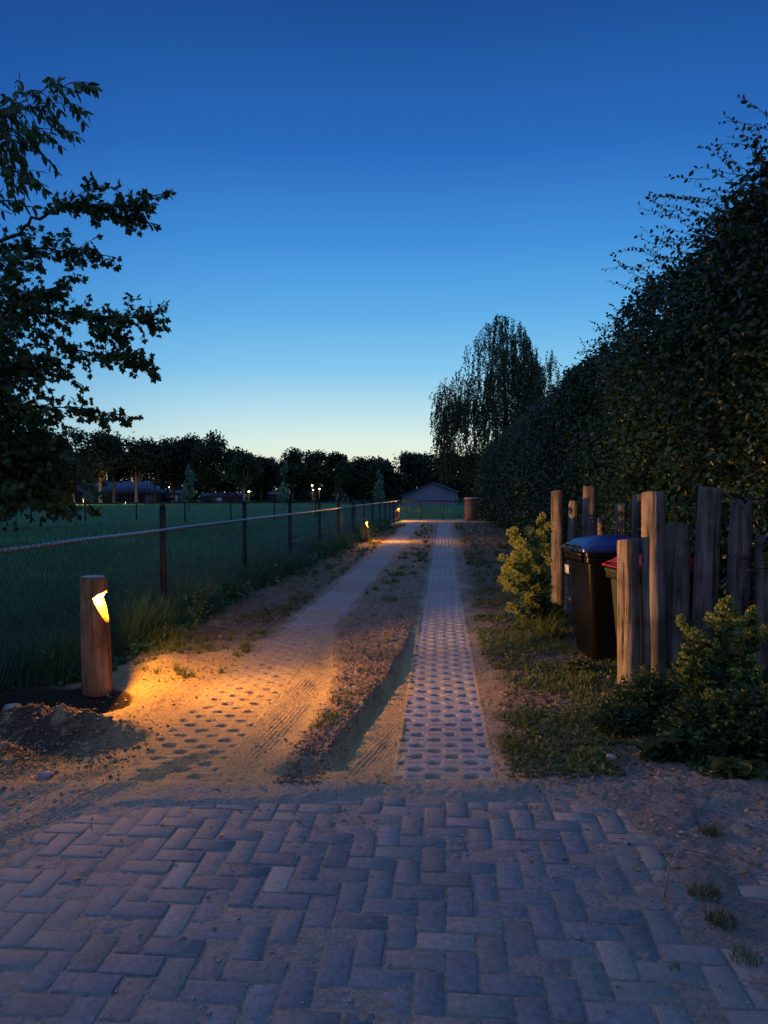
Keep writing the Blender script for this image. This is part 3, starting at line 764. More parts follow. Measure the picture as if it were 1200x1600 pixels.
def timber(px, d, top_y, r, seed, label, base_px=None):
    top = at(px, top_y, d); b = at(base_px if base_px else px, top_y, d)
    g0 = float(ground_h(np.array([b.x]), np.array([d]))[0]) - .12
    o = log_mesh('timber_post', top.z-g0, r*1.06, r*.94, M['grey_wood'], seed=seed, lean=(top.x-b.x, 0), origin=(b.x, d, g0))
    return tag(o, label, 'post', G_POST)
timber(871, 9.2, 767, .076, 1, 'slim upright timber post nearest the yellow-green bush, leftmost of the bin enclosure')
timber(897, 8.75, 784, .058, 2, 'thin timber post second from the left, partly behind the blue lidded bin', 892)
timber(922, 8.9, 761, .086, 3, 'tall thick timber post rising behind the left end of the blue bin lid')
timber(939.5, 9.3, 810, .052, 4, 'shortest stub of a timber post just showing above the blue bin lid')
timber(969, 9.1, 788, .068, 5, 'medium timber post behind the middle of the blue bin lid')
timber(995, 9.3, 773, .064, 6, 'timber post behind the bins, half hidden by the tall front post')
timber(982, 5.76, 842, .086, 7, 'short timber post in front of the red lidded bin', 984)
timber(1022, 5.74, 770, .094, 8, 'tall timber post right of the short front post, its upper left side lit', 1026)
timber(1061, 5.80, 818, .094, 9, 'medium high timber post touching the right side of the tall lit post', 1061)
timber(1110, 5.76, 762, .092, 10, 'tallest front timber post with a long split, standing apart from its neighbours', 1100)
timber(1158, 5.77, 783, .088, 11, 'timber post overhung by hedge twigs, second from the right edge', 1150)
timber(1196, 5.75, 838, .085, 12, 'lower timber post at the right edge of the picture in deep shade', 1196)

# ------------------------------------------------------------------ wooden lamp posts
G_LAMP = 'wooden lamp posts along the left side of the lane'
def lamp_post(x, y, z, length, r, label, seed, watts, lean=(0, 0), ang=-.05, cut=(.60, .85), added_beams=()):
    root = empty('wooden_lamp_post', (x, y, z), label, 'lamp post', G_LAMP)
    za, zt = length*cut[0], length*cut[1]
    zb = zt - .052
    log_mesh('post', length, r*1.16, r, M['lamp_wood'], root, seed=seed, lean=lean, slant=.004, bend=0, nseg=120,
             notch=dict(low=za, **{'in': zb}, top=zt, depth=r*.30, ang=ang))
    tl = zb/length
    ox, oy = lean[0]*tl, lean[1]*tl
    nvx, nvy = math.cos(ang), math.sin(ang)
    mb = MB(); mb.tube([(lean[0], lean[1], length-.004), (lean[0], lean[1], length+.005)], r*.84, 28); mb.build('end_grain', M['end_grain'], root)
    mb = MB(); u = r*.62
    zc = zb + (zt-zb)*((u-r*.3)/(r*1.16*.96-r*.3)) - .006
    mb.tube([(ox+nvx*u, oy+nvy*u, zc+.004), (ox+nvx*u, oy+nvy*u, zc-.004)], r*.2, 16)
    mb.build('led_lens', M['led'], root)
    ld = bpy.data.lights.new('lamp_light', 'POINT'); ld.energy = watts*1.15; ld.color = (1.0, .37, .02); ld.shadow_soft_size = .016
    lo = bpy.data.objects.new('lamp_light', ld); COL.objects.link(lo); lo.parent = root
    lo.location = (ox+nvx*u, oy+nvy*u, zc-.026)
    # added spot pushes more of the lamp's light outwards across the lane
    ls = bpy.data.lights.new('added_beam', 'SPOT'); ls.energy = watts*2.6; ls.color = (1.0, .40, .06); ls.shadow_soft_size = .016; ls.spot_size = R(92); ls.spot_blend = 1.0
    lb = bpy.data.objects.new('added_beam', ls); COL.objects.link(lb); lb.parent = root; lb.location = lo.location
    lb.rotation_euler = Vector((math.cos(ang), math.sin(ang), -.10)).to_track_quat('-Z', 'Y').to_euler()
    for az, en in added_beams:  # further narrow spots, added to brighten the timber posts
        ln = bpy.data.lights.new('added_beam', 'SPOT'); ln.energy = watts*en; ln.color = (1.0, .46, .13); ln.shadow_soft_size = .016; ln.spot_size = R(44); ln.spot_blend = 1.0
        l2 = bpy.data.objects.new('added_beam', ln); COL.objects.link(l2); l2.parent = root; l2.location = lo.location
        l2.rotation_euler = Vector((math.cos(az), math.sin(az), .05)).to_track_quat('-Z', 'Y').to_euler()
    return root
LW = 132
lamp_post(-2.262, 5.8, -.012, .925, .1, 'lit wooden lamp post leaning over a dug pit, nearest of the lamp posts', 21, LW, lean=(-.035, .02), cut=(.590, .885), added_beams=((0.0, 6.5), (R(38), 9)))
p2 = gp(571, 846); lamp_post(p2.x, p2.y, -.04, .74, .088, 'lit wooden lamp post halfway along the wire fence', 22, LW, cut=(.60, .90), ang=-.1)
p3 = gp(621, 812.5); lamp_post(p3.x+.02, p3.y, -.12, .84, .085, 'lit wooden lamp post at the far corner of the fence', 23, LW, cut=(.62, .9), ang=-.1)

# ------------------------------------------------------------------ wire fence
FP = [(5.2, None), (8.8, 787), (12.05, 782), (15.16, 781), (18.2, 779), (20.9, 778), (23.55, 777.5), (26.2, 777), (28.5, 776.8), (30.9, 776.5), (32.97, 776.2), (35, 776), (36.9, 776), (39.3, 776)]
def rail_z(y): return 1.135 - .0033*(y-5)
def fence():
    root = empty('wire_fence', (float(xf(8.8)), 8.8, 0), 'dark wire mesh fence with a shiny top rail along the left side of the lane', 'fence')
    inv = root.location
    def pt(y, z, dx=0): return (float(xf(y))+dx-inv.x, y-inv.y, z)
    for i, (y, ty) in enumerate(FP):
        zt = 1.43 if ty is None else at(600, ty, y).z
        mb = MB(); c = pt(y, 0); g0 = float(ground_h(np.array([c[0]+inv.x]), np.array([y]))[0])
        s = .046
        mb.box((c[0], c[1], (zt-.05+g0-.1)/2), (s*1.6, .006, zt-.05-g0+.1)); mb.box((c[0]-.022, c[1]+.025, (zt-.05+g0-.1)/2), (.006, .045, zt-.05-g0+.1))
        mb.box((c[0]+.022, c[1]+.02, (zt-.05+g0-.1)/2), (.006, .035, zt-.05-g0+.1))
        mb.box((c[0], c[1], zt-.025), (s*1.6, .02, .05), taper=.5)
        mb.build('post', M['post_metal'], root)
    # top rail with wire wrapping
    ys = np.arange(2.5, 39.4, .35)
    mb = MB(); mb.tube([pt(y, rail_z(y) + .002*math.sin(y*2.1), .03) for y in ys], .019, 8); mb.build('top_rail', M['zinc'], root)
    mb = MB()
    y = 2.6
    while y < 24:
        c = pt(y, rail_z(y) + .002*math.sin(y*2.1), .03)
        th = [(c[0]+.0215*math.cos(a), c[1]+.05*a/6.28, c[2]+.0215*math.sin(a)) for a in np.linspace(-2.2, 3.6, 7)]
        mb.tube(th, .0028, 4, cap=False); y += .075 if y < 12 else .15
    mb.build('wire_wrapping', M['post_metal'], root)['kind'] = 'stuff'
    # line wires
    mb = MB()
    for z in (1.26, .55, .08):
        mb.tube([pt(y, z*rail_z(y)/1.12 + .006*math.sin(y*2.3+z), .02) for y in ys], .0026 if z < 1 else .0022, 4)
    mb.build('line_wire', M['wire'], root)
    # diamond netting, with upright wires above the rail
    V = []; Fq = []; n = 0; zlo, zhi = .05, 1.10
    V4 = []
    pitch = .062
    y = 2.6
    while y < 39.2:
        for sgn in (1, -1):
            y0 = y; y1 = y + sgn*.95*(zhi-zlo)*.72
            rr_ = .0014 if y < 14 else .002
            a = np.array(pt(y0, zlo*rail_z(y0)/1.1, .015)); b = np.array(pt(y1, zhi*rail_z(y1)/1.1, .015+.003*sgn))
            for e in ((0, -rr_, -rr_), (0, rr_, rr_), (rr_*1.6, 0, 0)):
                V4.append(a+e); V4.append(b+e)
            Fq += [(n, n+1, n+3, n+2), (n+2, n+3, n+5, n+4), (n+4, n+5, n+1, n)]; n += 6
        y += pitch*(1 if y < 12 else 1.35)
    y = 2.6
    while y < 20:
        a = pt(y, rail_z(y), .02); b = pt(y, 1.26*rail_z(y)/1.12 + .012, .02)
        V4 += [(a[0], a[1]-.0012, a[2]), (b[0], b[1]-.0012, b[2]), (a[0], a[1]+.0012, a[2]), (b[0], b[1]+.0012, b[2]), (a[0]+.002, a[1], a[2]), (b[0]+.002, b[1], b[2])]
        Fq += [(n, n+1, n+3, n+2), (n+2, n+3, n+5, n+4), (n+4, n+5, n+1, n)]; n += 6; y += .15
    mesh('netting', V4, np.array(Fq), M['wire'], root)
fence()
def rail_fence(name, A, B, zt, n, label, mesh_dark=True, rail=.028):
    root = empty(name, (A[0], A[1], 0), label, 'fence')
    A = np.array(A, float); B = np.array(B, float); dirv = (B-A)
    mb = MB(); mb.tube([(dirv[0]*t, dirv[1]*t, zt[0]+(zt[1]-zt[0])*t+.01*math.sin(t*30)) for t in np.linspace(0, 1, 14)], rail, 6)
    mb.build('top_rail', M['post_metal'], root)
    for k in range(n+1):
        t = k/n; c = dirv*t; z = zt[0]+(zt[1]-zt[0])*t
        g0 = float(ground_h(np.array([A[0]+c[0]]), np.array([A[1]+c[1]]))[0])-.05
        mb = MB(); mb.box((c[0], c[1], (z+.03+g0)/2), (.06, .06, z+.03-g0)); mb.box((c[0], c[1], z+.04), (.07, .07, .02), taper=.4); mb.build('post', M['post_metal'], root)
    mb = MB(); Ln = np.linalg.norm(dirv); m = int(Ln/.16)
    for k in range(m):
        t = (k+.5)/m; c = dirv*t; z = zt[0]+(zt[1]-zt[0])*t
        mb.box((c[0], c[1], z/2-.04), (.006, .006, z))
    for zz in (.3, .6):
        mb.tube([(dirv[0]*t, dirv[1]*t, zz*zt[0]) for t in (0, 1)], .006, 4)
    mb.build('netting', M['wire'], root)
rail_fence('end_fence', (float(xf(39.3)), 39.6), (at(727, 800, 39.6).x, 39.6), (1.0, .98), 3, 'low dark rail fence crossing the far end of the lane', rail=.04)
rail_fence('field_fence', (float(xf(39.3))-.3, 40.2), (-17.5, 31.5), (1.03, .95), 9, 'long low fence with a thin dark rail crossing the field behind the young trees', rail=.03)

# brick pillar with a waste bin at the end of the lane
def pillar():
    a = at(727, 808, 39.2); b = at(747, 808, 39.2); cx = (a.x+b.x)/2; w_ = b.x-a.x
    g0 = -.12
    root = empty('brick_pillar', (cx, 39.2, g0), 'square brick gate pillar with a pale cap at the far end of the lane', 'pillar')
    mb = MB(); mb.box((0, 0, .61), (w_, .6, 1.22)); mb.build('shaft', M['pillar'], root)
    mb = MB(); mb.box((0, 0, 1.25), (w_+.1, .7, .06)); mb.box((0, 0, 1.295), (w_, .6, .03), taper=.8); mb.build('cap', M['cap'], root)
pillar()

# ------------------------------------------------------------------ wheelie bins
def rrect(hx, hy, r, n=5):
    pts = []
    for cx, cy, a0 in ((hx-r, hy-r, 0), (-hx+r, hy-r, 90), (-hx+r, -hy+r, 180), (hx-r, -hy+r, 270)):
        for k in range(n+1):
            a = R(a0 + 90*k/n); pts.append((cx+r*math.cos(a), cy+r*math.sin(a)))
    return pts
def loft(mb, rings, cap0=True, cap1=True):
    """rings: list of (cx, cy, hx, hy, r, z)"""
    n = 24; V = []
    for cx, cy, hx, hy, r, z in rings:
        if callable(z): V += [(cx+x, cy+y, z(x, y)) for x, y in rrect(hx, hy, r)]
        else: V += [(cx+x, cy+y, z) for x, y in rrect(hx, hy, r)]
    Fq = [[j*n+i, j*n+(i+1) % n, (j+1)*n+(i+1) % n, (j+1)*n+i] for j in range(len(rings)-1) for i in range(n)]
    m = len(V); T = []
    if cap0:
        V.append(tuple(np.mean(V[:n], 0))); T += [[m, (i+1) % n, i] for i in range(n)]; m += 1
    if cap1:
        V.append(tuple(np.mean(V[(len(rings)-1)*n:(len(rings))*n], 0))); T += [[m, (len(rings)-1)*n+i, (len(rings)-1)*n+(i+1) % n] for i in range(n)]
    mb.add(V, Fq, T)
def wheelie_bin(x, y, rz, body_mat, lid_mat, label, sticker=False, zs=1.0):
    root = empty('wheelie_bin', (x, y, .0), label, 'wheelie bin', 'wheelie bins behind the timber posts', rz); root.scale = (1, 1, zs)
    mb = MB()   # body: front faces -x
    loft(mb, [(.0, 0, .235, .225, .05, .03), (-.004, 0, .245, .235, .05, .06), (-.02, 0, .29, .265, .045, .80), (-.022, 0, .292, .267, .045, .86), (-.022, 0, .315, .285, .04, .875), (-.022, 0, .315, .285, .04, .915),
              (-.022, 0, .300, .272, .04, .92), (-.022, 0, .325, .290, .04, .925), (-.022, 0, .325, .290, .04, .955)])
    o = mb.build('body', M[body_mat], root, smooth=True); o.data.set_sharp_from_angle(angle=R(35))
    mb = MB()   # comb lip on the front and ribs
    for k in range(9): mb.box((-.352, -.2+.05*k, .90), (.03, .008, .075))
    mb.box((-.366, 0, .935), (.012, .46, .03)); mb.build('front_lip', M[body_mat], root)
    mb = MB()
    loft(mb, [(-.03, 0, .345, .298, .05, .958), (-.03, 0, .352, .303, .05, .966), (-.03, 0, .352, .303, .05, .985), (-.03, 0, .33, .285, .05, .992), (-.025, 0, .318, .275, .06, 1.012), (-.02, 0, .30, .262, .06, 1.018),
              (-.01, 0, .28, .245, .07, 1.045), (0, 0, .25, .22, .08, 1.058), (.01, 0, .15, .13, .08, 1.082), (.02, 0, .06, .05, .03, 1.088)])
    o = mb.build('lid', M[lid_mat], root, smooth=True); o.data.set_sharp_from_angle(angle=R(30))
    mb = MB()
    for k, (dz, dx) in enumerate(((0, 0), (.018, .018), (.036, .04))):
        mb.box((-.375+dx, 0, .968+dz), (.05, .40-.05*k, .009))
    mb.box((-.352, .17, .985), (.07, .012, .04)); mb.box((-.352, -.17, .985), (.07, .012, .04))
    mb.build('lid_handle', M['bin_black'], o)
    mb = MB(); mb.tube([(.345, -.24, .97), (.345, .24, .97)], .016, 10); mb.box((.32, -.2, .955), (.06, .02, .05)); mb.box((.32, .2, .955), (.06, .02, .05)); mb.box((.32, 0, .955), (.06, .02, .05))
    mb.build('rear_handle', M[body_mat], root, smooth=False)
    for s in (-1, 1):
        mb = MB(); yy_ = s*.255
        ring = [(.22+.1*math.cos(a), yy_-s*.02, .1+.1*math.sin(a)) for a in np.linspace(0, 2*math.pi, 25)[:-1]]
        V = ring + [(p[0], p[1]+s*.045, p[2]) for p in ring] + [(.22, yy_-s*.02, .1), (.22, yy_+s*.025, .1)]
        Fq = [(i, (i+1) % 24, 24+(i+1) % 24, 24+i) for i in range(24)]; T = [(48, i, (i+1) % 24) for i in range(24)] + [(49, 24+i, 24+(i+1) % 24) for i in range(24)]
        mb.add(V, Fq, T); mb.build('wheel', M['rubber'], root)
    mb = MB(); mb.tube([(.22, -.25, .1), (.22, .25, .1)], .012, 8); mb.build('axle', M['zinc'], root)
    if sticker:
        mb = MB(); mb.box((-.3125, .10, .80), (.004, .10, .075)); o = mb.build('sticker', M['sticker'], root); o.rotation_euler = (0, -.045, 0); o.location = (-.037, 0, .0)
wheelie_bin(2.14, 6.98, R(6), 'bin_black', 'bin_blue', 'black wheelie bin with a blue lid and a small white sticker on its front', True, 1.075)
wheelie_bin(2.32, 6.25, R(6), 'bin_green', 'bin_red', 'dark grey green wheelie bin with a red lid behind the short front post', False, .97)

# ------------------------------------------------------------------ hedge
def hedge():
    root = empty('beech_hedge', (3.4, 8, 0), 'very tall dark beech hedge running along the right side of the lane', 'hedge')
    ox, oy = 3.4, 8
    def XF(y): return np.interp(y, [0, 5.2, 6.5, 9, 12, 20, 28, 40, 44], [2.95, 2.95, 3.1, 3.25, 3.42, 3.9, 4.55, 5.0, 5.4])
    def H(y): return np.interp(y, [0, 6, 9, 12, 15, 18, 28, 40, 44], [4.75, 4.65, 4.5, 4.25, 4.12, 4.05, 4.0, 3.75, 3.0])
    ys = np.linspace(-1.0, 44, 260)
    # inner twig mass as one dark sheet, added to block light
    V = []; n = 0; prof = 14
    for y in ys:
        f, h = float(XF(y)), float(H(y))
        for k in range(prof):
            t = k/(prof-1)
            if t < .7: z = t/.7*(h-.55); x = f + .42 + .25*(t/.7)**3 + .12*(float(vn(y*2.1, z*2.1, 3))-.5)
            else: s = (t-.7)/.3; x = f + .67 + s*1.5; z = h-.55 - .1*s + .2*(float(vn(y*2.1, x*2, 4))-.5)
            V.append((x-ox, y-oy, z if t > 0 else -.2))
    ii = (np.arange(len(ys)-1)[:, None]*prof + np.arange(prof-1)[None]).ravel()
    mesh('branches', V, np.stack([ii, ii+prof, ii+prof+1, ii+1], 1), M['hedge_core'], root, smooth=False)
    # foliage
    def foliage(n, y0, y1, powr, size, jitter, tmpl, sd):
        g = np.random.default_rng(sd)
        u = g.random(n); y = (y0**(1-powr) + u*(y1**(1-powr)-y0**(1-powr)))**(1/(1-powr))
        h = H(y); f = XF(y)
        t = g.random(n)
        onface = t < .80
        z = np.where(onface, g.random(n)**.9*h, h - .25 - g.exponential(.16, n))
        dep = g.random(n)**1.1*.48
        x = f + dep + .35*(z/h)**6 + .75*(fbm(y*.9, z*.9, 90, 3)-.5) + .22*(fbm(y*4, z*4, 91, 2)-.5)
        x = np.where(onface, x, f + .3 + g.random(n)*1.3)
        z = np.where(onface, z, h + .28*(fbm(y*1.6, x*1.6, 92, 3)-.5)*1.6 - g.random(n)**1.5*.55)
        z = np.maximum(z, .03)
        # rounded near-ground retreat
        x = x + .25*ss(.5, 0, z)
        gap = fbm(y*2.3, z*2.3, 95, 2); k = gap + .18*g.random(n) > .39
        x, y, z = x[k], y[k], z[k]; m = len(x)
        D = np.stack([-.7+.7*g.normal(size=m), .7*g.normal(size=m), -.35+.6*g.normal(size=m)], 1)
        return np.stack([x-ox, y-oy, z], 1), D, (size*(.6+.7*g.random(m)))*np.interp(y, [5, 14, 40], [1, 1.1, 1.9])
    P1, D1, S1 = foliage(130000, 3.2, 16, 1.7, .062, 1, OVAL, 101)
    P2, D2, S2 = foliage(90000, 14, 43, 1.6, .058, 1, DIAM, 102)
    # shoots along the top edge and face
    P3, D3, S3 = [], [], []; mb = MB(); g = random.Random(55)
    def shoot(x, y, z, dx, dy, dz, ln, sz):
        p = Vector((x, y, z)); d = Vector((dx, dy, dz)).normalized(); pts = [p.copy()]; m = int(ln/.045)
        for k in range(m):
            d = (d + Vector((g.gauss(0, .09), g.gauss(0, .09), g.gauss(0, .09)-.015))).normalized(); p = p + d*.045; pts.append(p.copy())
            if k > 0:
                for s in (1,):
                    side = d.cross(Vector((g.gauss(0, 1), g.gauss(0, 1), g.gauss(0, 1)))).normalized()
                    P3.append(tuple(p - Vector((ox, oy, 0)))); D3.append(tuple(side + d*.7 + Vector((0, 0, -.1)))); S3.append(sz*(.55+.6*g.random()))
        q = [v - Vector((ox, oy, 0)) for v in pts]
        mb.tube(q, [.0042*(1-.7*i/len(q)) for i in range(len(q))], 4)
    for k in range(520):
        y = 5.2*(38/5.2)**g.random(); f, h = float(XF(y)), float(H(y))
        if g.random() < .72: x = f + .1 + g.random()*.5; z = h - .35 + .15*g.random(); d = (-1*g.random()-.1, g.gauss(0, .4), .4*g.random()+.05)
        else: x = f + .2; z = h*(.25+.7*g.random()); d = (-1, g.gauss(0, .6), .5*g.random())
        shoot(x, y, z, *d, 20*.0+.16+.34*g.random()**2, .06 if y < 16 else .075)
    for px, py, d, dx in ((1190, 225, 7.0, -1), (1130, 265, 7.4, -1), (1080, 310, 8.2, -1), (1040, 350, 9, -1), (1010, 400, 9.6, -1), (985, 440, 10.3, -1), (965, 520, 11, -1), (930, 560, 12.5, -1), (1070, 385, 8.3, -1), (1160, 262, 6.8, -.4)):
        for q in range(4):
            c = at(px+18+g.random()*25, py+g.gauss(0, 14), d+g.gauss(0, .2)); shoot(c.x, c.y, c.z, dx, g.gauss(0, .3), .15+.35*g.random(), .4+.35*g.random(), .062)
    # twigs reaching over the right-hand timber posts
    for q in range(70):
        c = at(1140+g.random()*110, 735+g.random()*170, 5.6+g.random()*.7)
        shoot(c.x+.15, c.y, c.z+.05, -1, g.gauss(0, .6)-.3, g.gauss(-.1, .4), .22+.2*g.random(), .058)
    mb.build('twigs', M['twig'], root)['kind'] = 'stuff'
    P = np.vstack([P1, np.array(P3)]); D = np.vstack([D1, np.array(D3)]); S = np.concatenate([S1, np.array(S3)])
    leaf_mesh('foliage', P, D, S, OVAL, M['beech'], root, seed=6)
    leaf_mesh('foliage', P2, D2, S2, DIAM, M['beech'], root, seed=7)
hedge()

# ------------------------------------------------------------------ near trees on the left
def near_tree(name, label, trunk, branches, tmpl, mat, size, seed, masses=(), droop=.25, twig_n=7, leafgap=.035, group=None):
    g = random.Random(seed); root = empty(name, trunk[0], label, 'tree', group); O = Vector(trunk[0])
    mb = MB(); tp = [Vector(p)-O for p in trunk]; mb.tube(tp, [max(.13*(1-.8*i/len(tp)), .02) for i in range(len(tp))], 12); mb.build('trunk', M['bark'], root, smooth=True)
    mb = MB(); P, D, S = [], [], []
    def twig(p, d, ln):
        p = p.copy(); d = d.normalized(); pts = [p.copy()]
        m = max(3, int(ln/leafgap))
        for k in range(m):
            d = (d + Vector((g.gauss(0, .1), g.gauss(0, .1), g.gauss(0, .1) - .04*droop*4))).normalized(); p = p + d*leafgap; pts.append(p.copy())
            side = d.cross(Vector((g.gauss(0, .5), g.gauss(0, .5), 1))).normalized()*(1 if k % 2 else -1)
            for s in ((1,) if tmpl is not NARROW else (1, -1)):
                P.append(tuple(p)); v = side*s + d*.6 + Vector((0, 0, -droop*1.6 - .3*g.random())); D.append(tuple(v)); S.append(size*(.6+.6*g.random()))
        P.append(tuple(p)); D.append(tuple(d)); S.append(size)
        mb.tube(pts, [.003*(1-.6*i/len(pts)) for i in range(len(pts))], 4, cap=False)
    for br in branches:
        pts = [at(*q)-O for q in br['p']]
        # smooth & subdivide
        fine = []
        for i in range(len(pts)-1):
            for t in np.linspace(0, 1, 6, endpoint=False): fine.append(pts[i].lerp(pts[i+1], t))
        fine.append(pts[-1])
        fine = [p + Vector((g.gauss(0, .012), g.gauss(0, .012), g.gauss(0, .012))) for p in fine]
        r0 = br.get('r', .016); mb.tube(fine, [r0*(1-.82*i/len(fine)) for i in range(len(fine))], 6)
        L_ = len(fine); s0 = br.get('from', .15); dens = br.get('n', twig_n)
        for i in range(int(L_*s0), L_):
            t = (fine[min(i+1, L_-1)] - fine[max(i-1, 0)]).normalized()
            for q in range(dens if i < L_-3 else max(1, dens//2)):
                v = t*.8 + Vector((g.gauss(0, .6), g.gauss(0, .8), g.gauss(-.05, .5)))
                twig(fine[i], v, br.get('tw', .22)*(.5+.8*g.random())*(1 if i < L_-4 else .55))
        twig(fine[-1], fine[-1]-fine[-3], .12)
    for (px, py, rx, ry, d0, d1, n) in masses:
        for k in range(n):
            a = g.random()*6.28; rr_ = math.sqrt(g.random())
            c = at(px + rx*rr_*math.cos(a), py + ry*rr_*math.sin(a), d0 + g.random()*(d1-d0)) - O
            twig(c, Vector((g.gauss(.3, .7), g.gauss(0, .8), g.gauss(-.1, .5))), .15+.2*g.random())
    mb.build('branches', M['twig'], root)
    leaf_mesh('foliage', P, D, np.array(S), tmpl, mat, root, seed=seed)
    return root
T0 = (-4.9, 6.6, 0)
near_tree('maple_tree', 'dark field maple with lobed leaves reaching in from the left edge', [T0, (-4.85, 6.65, 1.5), (-4.9, 6.6, 3.0), (-4.8, 6.6, 4.6)], [
    dict(p=[(-200, 470, 6.6), (-60, 400, 6.5), (20, 370, 6.3), (70, 335, 6.2), (120, 318, 6.1), (165, 320, 6.0), (205, 325, 6.0), (243, 303, 5.9)], r=.02, n=3, tw=.15, **{'from': .5}),
    dict(p=[(70, 335, 6.2), (110, 310, 6.1), (150, 292, 6.1)], r=.008, n=2, tw=.12),
    dict(p=[(150, 318, 6.1), (190, 340, 6.0), (225, 345, 6.0)], r=.007, n=3, tw=.11),
    dict(p=[(-200, 480, 6.8), (-40, 410, 6.6), (30, 385, 6.5), (95, 392, 6.4), (165, 400, 6.3)], r=.018, n=5, tw=.18, **{'from': .35}),
    dict(p=[(-150, 560, 6.6), (0, 480, 6.5), (60, 455, 6.4), (112, 440, 6.3)], r=.014, n=5, tw=.17, **{'from': .3}),
    dict(p=[(-150, 580, 6.5), (0, 510, 6.4), (70, 485, 6.3), (140, 492, 6.2), (200, 498, 6.1), (250, 488, 6.0)], r=.018, n=5, tw=.19, **{'from': .3}),
    dict(p=[(140, 492, 6.2), (180, 530, 6.1), (232, 575, 6.0)], r=.008, n=4, tw=.15),
    dict(p=[(60, 520, 6.4), (120, 545, 6.3), (190, 560, 6.2), (225, 570, 6.1)], r=.010, n=4, tw=.16),
    dict(p=[(-100, 640, 6.4), (0, 580, 6.3), (60, 560, 6.3), (120, 590, 6.2)], r=.012, n=5, tw=.19),
    dict(p=[(-100, 690, 6.4), (0, 640, 6.3), (70, 630, 6.2), (130, 640, 6.1), (195, 650, 6.0)], r=.012, n=4, tw=.16, **{'from': .2}),
    dict(p=[(-100, 770, 6.2), (-20, 780, 6.1), (60, 785, 6.0), (125, 790, 5.9)], r=.010, n=4, tw=.14),
    dict(p=[(-100, 720, 6.2), (0, 700, 6.1), (60, 690, 6.1), (100, 700, 6.0)], r=.010, n=5, tw=.18),
], MAPLE, M['maple'], .062, 31, masses=[(0, 440, 30, 50, 6, 7.2, 60), (0, 570, 55, 80, 6, 7.4, 190), (10, 710, 72, 80, 6, 7.2, 360), (60, 740, 55, 40, 6, 7, 110), (-60, 670, 60, 150, 6, 8, 260)], leafgap=.031)
near_tree('cherry_tree', 'tree with narrow drooping leaves at the upper left edge', [(-4.4, 5.2, 0), (-4.3, 5.2, 2), (-4.2, 5.2, 4.2), (-3.8, 5.2, 5.2)], [
    dict(p=[(-160, 260, 5.2), (-60, 185, 5.1), (10, 155, 5.0), (60, 142, 4.95), (120, 128, 4.9)], r=.010, n=1, tw=.13, **{'from': .55}),
    dict(p=[(-160, 260, 5.2), (-40, 190, 5.0), (20, 178, 5.0), (60, 168, 4.9), (95, 160, 4.9)], r=.008, n=1, tw=.12, **{'from': .5}),
    dict(p=[(-160, 300, 5.2), (-40, 220, 5.0), (20, 205, 5.0), (90, 200, 4.9)], r=.008, n=1, tw=.1, **{'from': .55}),
    dict(p=[(-160, 340, 5.2), (-40, 265, 5.0), (10, 262, 5.0), (42, 272, 4.9)], r=.008, n=1, tw=.1, **{'from': .6}),
    dict(p=[(-160, 360, 5.2), (-40, 315, 5.0), (14, 318, 5.0)], r=.008, n=1, tw=.08, **{'from': .6}),
], NARROW, M['cherry'], .072, 37, masses=[(10, 190, 36, 40, 4.9, 5.3, 26), (5, 265, 20, 20, 4.9, 5.3, 8)], droop=.9, leafgap=.045)

